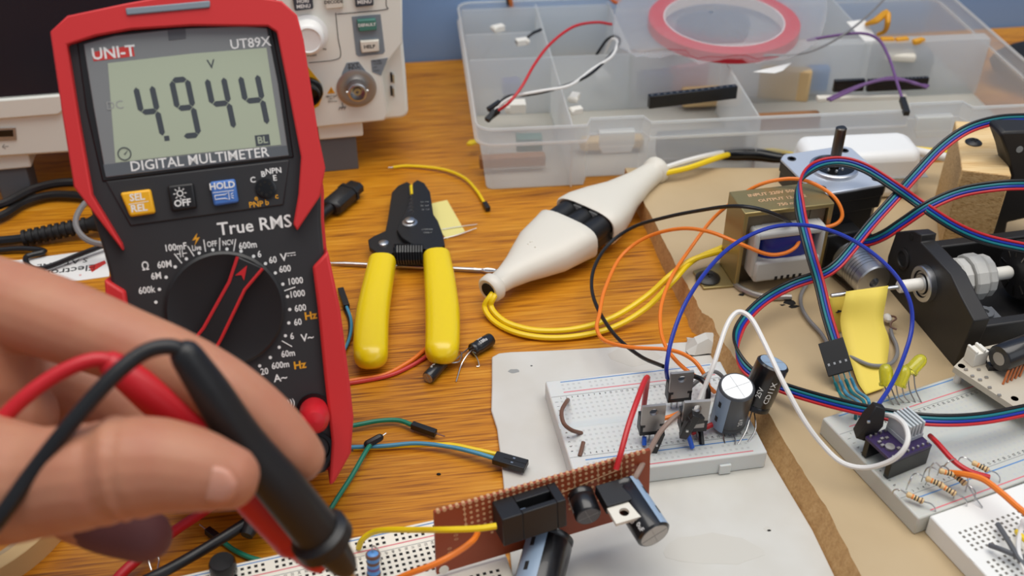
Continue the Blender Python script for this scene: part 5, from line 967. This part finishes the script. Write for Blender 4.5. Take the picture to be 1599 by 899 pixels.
n = 16; prof = [(2.8 * math.cos(6.2832 * i / n), min(2.8 * math.sin(6.2832 * i / n), 2.1)) for i in range(n)]
Ms = MFm.M.inverted(); sh0 = Vector((0, 0, 43.4)); b.prism(prof, 43.4, 43.4 + L_); b.prism(prof, 43.4 + L_, 43.4 + L_ + .6, top=[(x * .8, y * .8) for x, y in prof]); b.build('shaft', 'dark_steel', t, bevel=.1)
for sx in (-1, 1):
    for sy in (-1, 1): b = B(); b.lathe([(2.3, 43), (2.3, 43.25), (1.5, 43.25), (1.4, 42.9), (0, 42.9)], (sx * 15.5, sy * 15.5, 0), (0, 0, 1), 18); b.build('mounting_hole', 'dark_steel', t)
# white adapter behind
c = P(1319, 262, 12); c = Vector((196, 545, 12)); FA = level(c, 5)
t = thing('mains_adapter', 'rounded white adapter block lying behind the stepper motor', 'adapter', FA)
b = B(); b.prism([(-36, -13), (-30, -17), (30, -17), (37, -12), (37, 12), (30, 17), (-30, 17), (-36, 13)], 0, 28, top=[(-33, -11), (-28, -14), (27, -14), (33, -10), (33, 10), (27, 14), (-28, 14), (-33, 11)]); b.build('shell', 'white_plastic', t, bevel=5, seg=4)
b = B(); b.box((-35.6, -16.9, 13.6), (36.6, 16.9, 14)); b.build('seam', 'grey_mark', t, bevel=.1)
b = B(); b.tube([FA.M.inverted() @ p for p in pix([(1335, 246, 36), (1370, 238, 34), (1405, 233, 32), (1440, 238, 30), (1480, 246, 28), (1540, 252, 24), (1620, 258, 20)])], 2.6, 10, sub=6); b.build('cord', 'white_wire', t)
wire('mains_wire', 'yellow wire beyond the white cord right of the adapter', 'wire', [(1400, 236, 16), (1425, 233, 18), (1460, 236, 18), (1500, 240, 16)], 1.9, 'yellow_wire')

# ------------------------------------------------------------------ wood block, brackets, shaft mechanism
zb = 61.0; tp = [P(x, y, zb) for x, y in ((1491, 188), (1557, 192), (1580, 274), (1502, 265))]; c = sum(tp, Vector()) / 4; c.z = 12
t = thing('wood_block', 'pale wood block with a black screw standing on the fibreboard', 'wood block', c)
fl, frt = tp[3], tp[2]; b = B(Matrix.Translation(-c)); rg = []
b.prism([(p.x, p.y) for p in (tp[3], tp[2], tp[1], tp[0])], 12, zb, 1); b.m[1] = 0; b.build('block', ['pine', 'pine_end'], t, bevel=.8)
q = P(1520, 223, zb); b = B(Matrix.Translation(-c)); b.lathe([(4.3, 0), (4.3, .5), (3, 1.5), (0, 1.9)], q, (0, 0, 1), 24); k = b.build('screw', 'tool_black', t)
b = B(Matrix.Translation(-c)); [b.box((q.x - a_, q.y - c_, zb + 1.4), (q.x + a_, q.y + c_, zb + 1.95)) for a_, c_ in ((2, .4), (.4, 2))]; b.build('cross_slot', 'hole_black', k)
b = B(Matrix.Translation(-c)); q = tp[3] * .55 + tp[2] * .45; b.tube([Vector((q.x - 2, q.y - .3, 17)), Vector((q.x + 2, q.y - .6, 22))], 1.6, 8); b.build('knot', 'brown_wire', t)
VF = Frame(Vector((tp[2].x + 2, tp[2].y + 8, 12)), (math.cos(.1), math.sin(.1), 0), (0, 0, 1))
t = thing('plastic_bracket', 'black plastic bracket standing behind the wood block at the right edge', 'bracket', VF)
b = B(); b.prism(VF.uvs([(1562, 212), (1568, 206), (1600, 205), (1650, 208), (1650, 352), (1600, 342), (1574, 348), (1566, 392), (1540, 396), (1552, 345), (1568, 300), (1580, 276), (1572, 240)]), -14, 0); b.build('frame', 'printed_black', t, bevel=1.5)
q = VF.uv(1592, 233); b = B(); b.lathe([(1.8, 0), (1.8, .3), (0, .3)], (q.x, q.y, 0), (0, 0, 1), 16); b.build('hole', 'grey_mark', t)
# bearing bracket: axis runs to the right
pb = P(1447, 442, 35); ax = (P(1565, 425, 35) - P(1300, 460, 35)).normalized(); sd = Vector((-ax.y, ax.x, 0))      # sd points away from the camera
BP = Frame(pb, -sd, Vector((0, 0, 1)))        # the end plate: its face looks to the left
BP = Frame(pb, -sd, (0, 0, 1)); 
t = thing('bearing_bracket', 'black plastic bracket holding a ball bearing, with grey hub on its shaft', 'bracket', BP)
pl_ = BP.uvs([(1399, 362), (1427, 360), (1439, 367), (1437, 378), (1455, 396), (1484, 428), (1500, 462), (1521, 501), (1506, 536), (1489, 573), (1440, 520), (1400, 472), (1380, 452), (1386, 400)])
if BP.n.dot(ax) > 0: w0, w1 = 0, 8
else: w0, w1 = -8, 0
b = B(); b.prism(pl_, w0, w1); b.build('end_plate', 'printed_black', t, bevel=.6)
LB = lambda a_, s_, z: BP.M.inverted() @ (Vector((pb.x, pb.y, 0)) + ax * a_ - sd * s_ + Vector((0, 0, z)))
def lbox(b, a0, a1, s0, s1, z0, z1): b.rings([[LB(a0, s0, z0), LB(a1, s0, z0), LB(a1, s1, z0), LB(a0, s1, z0)], [LB(a0, s0, z1), LB(a1, s0, z1), LB(a1, s1, z1), LB(a0, s1, z1)]])
b = B(); lbox(b, 4, 120, -34, 33, 12.2, 16); b.build('floor_plate', 'printed_black', t, bevel=.5)
b = B(); lbox(b, 3, 120, 28, 33.5, 13, 33); b.build('side_rail', 'printed_black', t, bevel=.8)
b = B(); lbox(b, 6, 120, -30, -24, 13, 37); b.build('side_rail', 'printed_black', t, bevel=.8)
b = B(); lbox(b, 8, 24, 18, 29, 16, 31); b.lathe([(4.2, 0), (4.2, 2.4), (1.8, 2.6), (1.6, 1)], LB(17, 23, 30.6), BP.M.inverted().to_3x3() @ Vector((0, 0, 1)), 18); b.build('screw_boss', 'grey_plastic', t, bevel=.3)
q = BP.uv(1411, 404); b = B(); sgn = -1 if BP.n.dot(ax) > 0 else 1
b.lathe([(5.4, 0), (5.4, .7), (4, 1), (3.6, -.4)], (q.x, q.y, 0), (0, 0, sgn), 20); k = b.build('empty_bore', 'printed_black', t); b = B(); b.lathe([(3.8, 0), (3.8, .3), (0, .3)], (q.x, q.y, 0), (0, 0, sgn), 18); b.build('bore', 'hole_black', k)
q = BP.uv(1423, 370); b = B(); b.lathe([(1.8, 0), (1.8, .3), (0, .3)], (q.x, q.y, 0), (0, 0, sgn), 14); b.build('screw_hole', 'hole_black', t)
mi = BP.M.inverted(); axl = (mi.to_3x3() @ ax); o_ = mi @ pb
b = B(); b.lathe([(8.4, -3.2), (8.8, -2.8), (8.8, 3), (5.7, 3), (5.5, -1.2), (3.2, -1.2), (3.2, -3.2), (4.6, -3.2), (4.8, -2.4), (6.4, -2.4), (6.6, -3.2), (8.4, -3.2)], o_, axl, 36, cap=False); k = b.build('ball_bearing', 'brushed', t)
b = B(); [b.torus(o_ - axl * z_, axl, r_, .38, 28, 6) for r_, z_ in ((6.5, 2.6), (4.75, 2.6))]; b.build('shield_gap', 'hole_black', k)
b = B(); b.lathe([(2.6, -14.5), (3.0, -14), (3.0, 0), (3.0, 2)], o_, axl, 20); sub = b.build('sleeve', 'white_nylon', t)
b = B(); b.lathe([(.2, -49), (.9, -48.6), (1.0, -48), (1.0, 40), (.2, 40)], o_, axl, 14); b.build('rod', 'steel', t)
b = B()
for a0, a1, r_, nn in ((14, 19, 10.2, 12), (19.6, 26, 11.6, 14), (26.6, 31, 10.4, 14)): b.lathe([(2, a0), (r_ - .6, a0), (r_, a0 + .8), (r_, a1 - .8), (r_ - .6, a1), (2, a1)], o_, axl, nn)
b.build('hub', 'gear_grey', t, smooth=20)
b = B(); b.lathe([(1.2, 34), (3.2, 34), (3.2, 43), (2.6, 44), (0, 44)], o_, axl, 16); b.build('coupling_pin', 'white_nylon', t)
b = B(); b.lathe([(3, 9), (4.4, 9.4), (4.4, 16), (2, 16.6)], o_, axl, 16); b.build('spacer', 'white_nylon', t)
b = B(); b.lathe([(4, 46), (13, 46.5), (15, 49), (15, 80), (0, 80)], o_, axl, 36); k = b.build('motor_can', 'printed_black', t)
b = B()
for i in range(10):
    a_ = i * .628; rr = mi.to_3x3() @ (sd * math.cos(a_) + Vector((0, 0, math.sin(a_)))); q = o_ + axl * 46.4 + rr * 9.5; b.tube([q - rr * 2.2, q + rr * 2.2], .55, 6)
b.build('vents', 'dark_steel', k)
# paper flags on the rod
def flag(label, le, re, m):
    L_, R_ = smooth_path(pix(le), 5), smooth_path(pix(re), 5); b = B(); n = len(L_); rows = [[a + (c_ - a) * (j / 4) for j in range(5)] for a, c_ in zip(L_, R_)]
    b.add([p for r in rows for p in r], [(i * 5 + j, i * 5 + j + 1, i * 5 + 6 + j, i * 5 + 5 + j) for i in range(n - 1) for j in range(4)])
    o = b.build('sticky_note', m, origin=L_[0], smooth=180); s = o.modifiers.new('thick', 'SOLIDIFY'); s.thickness = .00025; return tag(o, label, 'paper')
flag('long yellow paper note folded over the rod and hanging down to the board', [(1321, 455, 37), (1318, 470, 34), (1312, 500, 26), (1318, 535, 20), (1330, 570, 16), (1340, 598, 14), (1352, 616, 13.5)], [(1387, 446, 37), (1384, 465, 34), (1379, 500, 26), (1388, 530, 20), (1386, 560, 16), (1382, 590, 14), (1380, 606, 13.5)], 'note_yellow')
t = flag('small yellow paper note behind the long one, with a black arrow mark', [(1292, 463, 30), (1298, 485, 24), (1300, 505, 18), (1304, 520, 13)], [(1324, 458, 30), (1322, 480, 24), (1320, 500, 18), (1322, 516, 13)], 'note_yellow')
b = B(); q = P(1308, 486, 23.2); b.add([q + Vector(v) for v in ((-3, 0, 0), (0, .4, .6), (3.4, .3, 0), (0, -.6, -.5))], [(0, 1, 2), (0, 2, 3)]); b.build('arrow_mark', 'hole_black', t, origin=None)
COL.objects[-1].location = -Vector(t.location)
# flexible coupler on a second small motor
a, e = P(1324, 400, 24), P(1365, 441, 24); d = (e - a).normalized(); L = (e - a).length; t = thing('shaft_coupler', 'silver flexible shaft coupler with cut rings on the fibreboard', 'coupler', a)
prof = [(2.5, 0), (8.6, 0), (9.2, .6)]
for i in range(5): s_ = L * .42 + i * L * .085; prof += [(9.2, s_), (8.5, s_ + .03), (8.5, s_ + .3), (9.2, s_ + .33)]
prof += [(9.2, L - .7), (8.6, L), (2.6, L), (2.4, L - 4), (0, L - 4)]
b = B(); b.lathe(prof, (0, 0, 0), d, 48); b.build('body', 'brushed', t, smooth=30)
b = B(); u = Vector((0, 0, 1)); w = d.cross(u); [b.cyl(d * (L * q) + (u * .6 - w * .8).normalized() * 9.0, d * (L * q) + (u * .6 - w * .8).normalized() * 10.2, 1.6, n=12) for q in (.18, .88)]; b.build('set_screws', 'tool_black', t)
q = a - d * 14; t = thing('small_motor', 'small black motor with white socket behind the silver coupler', 'motor', Vector((q.x, q.y, 12))); T = Matrix.Translation(-Vector((q.x, q.y, 12)))
w = Vector((-d.y, d.x, 0)); FQ = Frame(q, d, w); b = B(T @ FQ.M); b.box((-16, -10, -11.8), (8, 10, 10)); b.build('housing', 'black_plastic', t, bevel=1)
b = B(T @ FQ.M); b.cyl((8, 0, 0), (16, 0, 0), 2.4, n=14); b.build('shaft', 'steel', t)
b = B(T); c = P(1306, 366, 28); b.rings([[c + Vector(v) for v in ((-6, -2, -5), (7, 0, -5), (7, 6, -5), (-6, 4, -5))], [c + Vector(v) for v in ((-6, -2, 1), (8, 1, 5), (8, 6, 5), (-6, 4, 1))]]); b.build('socket', 'white_plastic', t, bevel=.3)
wire('steel_rod', 'thin dark steel rod lying on the board under the coupler', 'rod', [(1296, 423, 14), (1312, 437, 14), (1330, 453, 14)], 1.2, 'dark_steel')
# loose grey wire with its white and copper end
wire('jumper_wire', 'grey wire curving over the board beside the yellow notes', 'wire', [(1262, 440, 15), (1251, 460, 14), (1252, 480, 14), (1264, 500, 14), (1282, 520, 14), (1300, 545, 15), (1330, 558, 17), (1360, 570, 17), (1388, 569, 16), (1400, 556, 15), (1400, 540, 14), (1393, 524, 14), (1391, 514, 14)], .95, 'grey_wire')
p = P(1385, 500, 14); t = thing('wire_terminal', 'tiny white terminal with copper loop at the right side of the long note', 'terminal', p); b = B(); b.ball((0, 0, 1.4), 2.2, 10, sc=(1, 1.3, .9)); b.build('bead', 'white_nylon', t)
b = B(Matrix.Translation(-p)); b.tube(pix([(1384, 493, 16), (1396, 494, 17), (1399, 498, 17), (1392, 503, 16), (1391, 510, 15), (1400, 514, 15)]), .5, 6, sub=4); b.build('copper_loop', 'brown_wire', t)

# ------------------------------------------------------------------ ribbon cables
CC = ['black_wire', 'teal_wire', 'blue_wire', 'red_wire']
r1 = [(1305, 536, 27), (1291, 490, 34), (1279, 440, 42), (1263, 385, 52), (1249, 325, 60), (1249, 283, 66, 90), (1274, 259, 68, 180), (1312, 252, 68, 180), (1352, 263, 66, 180), (1400, 293, 60, 180), (1440, 321, 54, 180), (1490, 353, 54, 180), (1540, 374, 57, 180), (1612, 390, 58, 180)]
t, path, lat = ribbon('four-colour ribbon cable rising from the black four-way plug and arching over the motor', r1, CC[::-1], 1.3, .68)
o0 = path[0]; p, q = P(1297, 532, 28), P(1313, 583, 19); d = (q - p).normalized(); v_ = (p - CAMP).normalized(); sd_ = d.cross(v_).normalized(); FC = Frame(p, sd_, -d); W4 = 5.6
if sd_.x < 0: FC = Frame(p, -sd_, -d)
Tm = Matrix.Translation(-o0) @ FC.M; L = (q - p).length
b = B(Tm); b.box((-W4, -L, -1.3), (W4, 0, 1.3)); k = b.build('plug_housing', 'black_plastic', t, bevel=.25)
b = B(Tm); [b.cbox(((i - 1.5) * 2.54, -L * .68, 1.32 * (1 if FC.n.dot(v_) < 0 else -1)), (.9, 1.1, .2)) for i in range(4)]; b.build('contacts', 'steel', k)
dst = [(1352, 660, 21), (1349, 655, 21), (1346, 648, 21), (1344, 641, 21)]
for i in range(4):
    a = FC.pt((i - 1.5) * 2.4, -L, 0); b = B(Matrix.Translation(-o0)); e_ = P(1336 + i * 7, 654 - i * 3, 21); b.tube([a, a + d * 4], .3, 6); b.tube([a + d * 3, a + d * 9 + Vector((1, 0, 0)), e_ + Vector((-1, 2, 6)), e_], .75, 8, sub=5); b.build('pin_wire', 'lightblue_wire' if i % 2 else 'teal_wire', t)
r2 = [(1612, 184, 78), (1560, 187, 78), (1512, 201, 76), (1470, 230, 70), (1432, 270, 62), (1400, 306, 56), (1360, 350, 48), (1326, 392, 42), (1306, 414, 38), (1284, 428, 34), (1240, 443, 28), (1200, 464, 26), (1172, 488, 24), (1154, 514, 22), (1150, 545, 20, 90), (1168, 578, 18, 180), (1214, 602, 19, 180), (1280, 623, 24, 180), (1350, 640, 32, 180), (1410, 651, 36, 180), (1475, 656, 36, 180), (1540, 652, 34, 180), (1612, 638, 32, 180)]
ribbon('long four-colour ribbon cable looping over the wood block and back over the large breadboard', r2, CC, 1.3, .7)
r3 = [(1612, 288, 66), (1560, 290, 66), (1500, 300, 61), (1450, 321, 55), (1412, 346, 46), (1380, 367, 38), (1352, 377, 31), (1330, 372, 28)]
ribbon('short four-colour ribbon cable running from the small motor to the right edge', r3, CC, 1.36, .72)
# single wires from the transformer
wire('transformer_wire', 'blue wire arching from the middle breadboard over the transformer to the driver board', 'wire', [(1042, 590, 28), (1041, 570, 36), (1050, 525, 44), (1072, 470, 52), (1110, 415, 58), (1150, 379, 62), (1200, 356, 64), (1250, 351, 66), (1300, 361, 66), (1350, 386, 64), (1395, 425, 60), (1420, 468, 54), (1424, 510, 46), (1412, 555, 40), (1392, 600, 36), (1368, 637, 32)], .95, 'blue_wire')
t = COL.objects[-1]
wire('transformer_wire', 'black wire running from the transformer out over the wood and to the back regulator', 'wire', [(1246, 362, 38), (1236, 350, 46), (1216, 337, 57), (1180, 325, 63), (1140, 322, 60), (1090, 329, 48), (1040, 339, 38), (990, 354, 26), (952, 380, 18), (929, 415, 14), (924, 450, 12), (935, 485, 12), (962, 525, 14), (1000, 556, 18), (1036, 572, 26)], .95, 'black_wire')
wire('transformer_wire', 'orange wire looping left of the transformer over the wood, leftmost', 'wire', [(1250, 370, 40), (1242, 386, 38), (1222, 396, 36), (1195, 396, 36), (1150, 378, 42), (1105, 361, 42), (1060, 357, 36), (1010, 370, 26), (970, 400, 18), (945, 450, 18), (936, 490, 17), (932, 513, 15), (945, 532, 16), (985, 542, 21), (1045, 546, 25), (1080, 560, 26), (1100, 585, 22), (1108, 606, 14)], .95, 'orange_wire')
wire('transformer_wire', 'orange wire circling the transformer top and dropping to the breadboard', 'wire', [(1215, 366, 36), (1226, 358, 38), (1262, 356, 42), (1300, 352, 44), (1315, 338, 48), (1308, 315, 54), (1288, 296, 58), (1255, 281, 61), (1220, 280, 60), (1180, 291, 55), (1140, 318, 44), (1110, 345, 34), (1080, 385, 26), (1050, 430, 22), (1033, 475, 20), (1032, 515, 18), (1042, 545, 19), (1065, 572, 20), (1098, 596, 20), (1116, 612, 13)], .95, 'orange_wire')
t = wire_thing('jumper_wire', 'long white wire arching from the third regulator and curling round the purple driver board', 'wire', [(1086, 642, 27), (1098, 610, 34), (1115, 568, 44), (1132, 515, 52), (1145, 492, 55), (1158, 487, 56), (1175, 500, 55), (1196, 540, 52), (1222, 595, 46), (1255, 655, 36), (1285, 695, 28), (1315, 722, 25), (1350, 730, 26), (1385, 722, 32), (1408, 706, 38), (1418, 684, 42), (1412, 662, 42), (1396, 650, 40), (1378, 648, 36), (1366, 655, 32)], 1.05, 'white_wire')
wire('jumper_wire', 'second white wire stub beside the long white wire at the third regulator', 'wire', [(1093, 645, 22), (1097, 620, 26), (1106, 590, 32)], .9, 'white_wire')

# ------------------------------------------------------------------ driver board, resistors, diodes on the large breadboard
DF = level(P(1392, 724, 30), 26); t = thing('driver_board', 'purple stepper driver board with grey finned heatsink on the large breadboard', 'circuit board', DF)
b = B(); b.box((0, 0, 0), (20.5, 15.4, 1.5)); pb_ = b.build('board', 'pcb_purple', t, bevel=.15)
for y in (1.3, 14.1): b = B(); b.box((.2, y - 1.25, -8.8), (20.4, y + 1.25, -.05)); b.build('pin_header', 'black_gloss', t, bevel=.2)
b = B()
for i in range(8): b.cyl((1.4 + i * 2.54, 1.3, 1.4), (1.4 + i * 2.54, 1.3, 2.6), .5, n=8); b.cyl((1.4 + i * 2.54, 14.1, 1.4), (1.4 + i * 2.54, 14.1, 2.6), .5, n=8)
b.build('pins', 'tin', pb_)
b = B(); b.lathe([(1.9, 1.4), (1.9, 2.6), (0, 2.7)], (4, 6, 0), (0, 0, 1), 14); [b.cbox((x, y, 2), (1.4, 1, 1)) for x, y in ((2.2, 10), (4.4, 11), (6.6, 4), (2, 8), (6.4, 10.5))]; b.build('small_parts', 'tin', pb_)
b = B(); b.box((10, 5.2, 1.5), (20.4, 15.2, 3.6)); [b.box((10.1 + i * 1.72, 5.2, 3.6), (11 + i * 1.72, 15.2, 10)) for i in range(6)]; b.build('heatsink', 'heatsink', t, bevel=.15)
t = thing('driver_plug', 'black angled two-way plug at the left corner of the purple driver board', 'plug', P(1356, 672, 22)); T = Matrix.Translation(-P(1356, 672, 22))
b = B(T); b.tube([P(1373, 632, 43), P(1363, 654, 37), P(1344, 680, 28)], [3.0, 5.0, 4.2], 4); b.build('housing', 'black_plastic', t, bevel=.4)
b = B(T); q = P(1355, 657, 40); b.cbox((q.x, q.y - 1, q.z + .4), (1, .8, .8)); b.build('contact', 'steel', t)
def resistor(label, px, py, ang, z=24, legs=()):
    p = P(px, py, z); d = Vector((math.cos(math.radians(ang)), math.sin(math.radians(ang)), -.12)).normalized(); t = thing('resistor', label, 'resistor', p, 'tan resistors on the large breadboard')
    b = B(); b.lathe([(.3, -3.4), (1.0, -3.2), (1.25, -2.4), (1.0, -1.6), (1.0, 1.6), (1.25, 2.4), (1.0, 3.2), (.3, 3.4)], (0, 0, 0), d, 14); k = b.build('body', 'tan_body', t)
    for s_, m in ((-1.0, 'orange_wire'), (.0, 'black_plastic'), (1.1, 'dark_mark'), (2.4, 'brown_wire')): b = B(); b.lathe([(1.02, s_ - .25), (1.06 if s_ < 2 else 1.28, s_ - .2), (1.06 if s_ < 2 else 1.28, s_ + .2), (1.02, s_ + .25)], (0, 0, 0), d, 14); b.build('colour_band', m, k)
    for s_ in (-1, 1): b = B(); a_ = d * (3.4 * s_); b.tube([a_, a_ + d * 2.6 * s_ + Vector((0, 0, .6)), a_ + d * 4.6 * s_ + Vector((0, 0, -.8)), a_ + d * 5 * s_ + Vector((0, 0, 21 - z))], .28, 6, sub=3); b.build('lead', 'steel', t)
for lb, x, y, an, z in (('tan resistor nearest the lower left corner of the large breadboard', 1429, 777, -30, 24), ('tan resistor left of the tangled cluster on the large breadboard', 1459, 752, -28, 26), ('tan resistor at the bottom of the tangled cluster', 1480, 764, -40, 25), ('tan resistor at the top left of the cluster where the orange wire ends', 1480, 738, -15, 29), ('tan resistor at the right of the tangled cluster', 1497, 747, -52, 27), ('tan resistor alone at the upper right beside the red wire', 1531, 728, -35, 25)): resistor(lb, x, y, an, z)
for lb, q in (('thin lead arching left of the resistor cluster', [(1415, 764, 22), (1420, 752, 30), (1425, 742, 32)]), ('thin lead arching over the resistor cluster, middle', [(1450, 745, 22), (1452, 732, 32), (1460, 722, 36), (1470, 730, 32)]), ('thin lead arching over the resistor cluster toward the red wire', [(1474, 728, 30), (1482, 720, 33), (1492, 716, 30)]), ('thin lead curling below the resistor cluster', [(1512, 758, 26), (1522, 775, 24), (1534, 792, 22)])): wire('component_lead', lb, 'wire', q, .3, 'steel')
wire('jumper_wire', 'red wire leaving the driver board over the large breadboard to the right', 'wire', [(1452, 680, 28), (1466, 694, 30), (1490, 720, 30), (1515, 736, 29), (1545, 745, 28)], 1.1, 'red_wire')
wire('jumper_wire', 'orange wire running from the resistor cluster to the right edge', 'wire', [(1484, 738, 28), (1505, 740, 31), (1535, 748, 33), (1565, 770, 33), (1590, 792, 32), (1620, 815, 30)], 1.25, 'orange_wire')
def led(label, px, py, z, lx, ly, tilt):
    p = P(px, py, z); t = thing('led', label, 'led', p, 'yellow diodes at the back of the large breadboard'); d = Vector(tilt).normalized()
    b = B(); b.lathe([(0, -3.6), (3.3, -3.6), (3.3, -2.5), (2.9, -2.5), (2.9, 2.6), (2.5, 4), (1.7, 5.1), (.7, 5.6), (0, 5.6)], (0, 0, 0), d, 20); b.build('lens', 'led_lens', t)
    q = P(lx, ly, 21) - p
    for s_ in (-1, 1): b = B(); b.tube([d * -3.2 + Vector((s_ * 1.2, 0, 0)), (d * -6 + q) / 2 + Vector((s_ * 1.3, 0, 0)), q + Vector((s_ * 1.3, 0, 0))], .3, 6, sub=4); b.build('lead', 'tin', t)
m = mat('led_lens', (236, 232, 70), .2, trans=.6)
led('yellow light diode left of three behind the ribbon cable', 1384, 588, 32, 1400, 632, (-.1, .5, .8)); led('yellow light diode in the middle of three behind the ribbon cable', 1408, 590, 33, 1416, 628, (.3, .4, .7)); led('yellow light diode right of three behind the ribbon cable', 1430, 570, 34, 1434, 628, (.7, .5, .5))

# ------------------------------------------------------------------ grey module at the right edge
mp = [P(x, y, 30) for x, y in ((1489, 572), (1516, 546), (1560, 536), (1640, 528), (1640, 660), (1583, 634))]; c = mp[0].copy()
t = thing('circuit_module', 'cream circuit module with pins and a black cylinder at the right edge', 'circuit board', c); T = Matrix.Translation(-c)
b = B(T); b.prism([(p.x, p.y) for p in mp], 27, 30); b.build('board', 'pcb_cream', t, bevel=.15)
for x, y in ((1497, 573), (1580, 624)): p = P(x, y, 30); b = B(T); b.lathe([(1.6, -18), (1.6, 0)], p + Vector((1.5, .8, 0)), (0, 0, 1), 10); b.build('standoff', 'white_nylon', t)
p = P(1524, 556, 33); b = B(T @ Matrix.Translation(p) @ Matrix.Rotation(.35, 4, 'Z')); b.box((-3.6, -3, -3), (3.6, 3, 4)); b.box((-3.6, -3, 4), (-2.4, 3, 5.4)); b.box((.4, -3, 4), (1.6, 3, 5.4)); b.build('socket', 'white_nylon', t, bevel=.3)
p, q = P(1560, 560, 38), P(1612, 540, 38); b = B(T); b.lathe([(5.6, 0), (6, .6), (6, 20), (5, 20.6), (0, 20.6)], p, q - p, 24); b.build('cylinder', 'cap_black', t)
b = B(T); b.lathe([(3, -.2), (3, .1), (0, .1)], p, q - p, 16); b.build('cylinder_end', 'tin', t)
b = B(T)
for x, y, w_, d_, h_ in ((1545, 552, 3, 2, 2), (1550, 575, 5, 3.4, 2.4), (1536, 566, 2, 1.4, 1.6), (1560, 568, 4, 4, 2)): q = P(x, y, 30); b.cbox((q.x, q.y, 30 + h_ / 2), (w_, d_, h_))
b.build('chips', 'black_plastic', t, bevel=.1)
for i in range(5): q = P(1566 + i * 6.5, 600 - i * 3.0, 30); b = B(T); b.tube([q, q + Vector((2.2, 3, 5.5))], .5, 6); b.build('pin', 'copper', t)
b = B(T); [b.cbox((*(P(x, y, 30).xy), 30.4), (1.4, 1, .8)) for x, y in ((1508, 578), (1518, 588), (1530, 594), (1545, 606), (1560, 618), (1540, 590), (1528, 578))]; b.build('solder_joints', 'tin', t)
# dark bag at the far right beyond the box
c = P(1650, 130, 0); b = B(); b.ball(c + Vector((10, 0, 14)), 60, 24, sc=(1, .6, .23)); tag(b.build('dark_bag', 'black_rubber', origin=c), 'black rounded bag at the far right edge behind the box', 'bag')
# room floor far below the desk edge
b = B(); b.box((-2500, -3000, -760), (2500, 780, -740)); struct(b.build('floor', 'grey_plastic'))
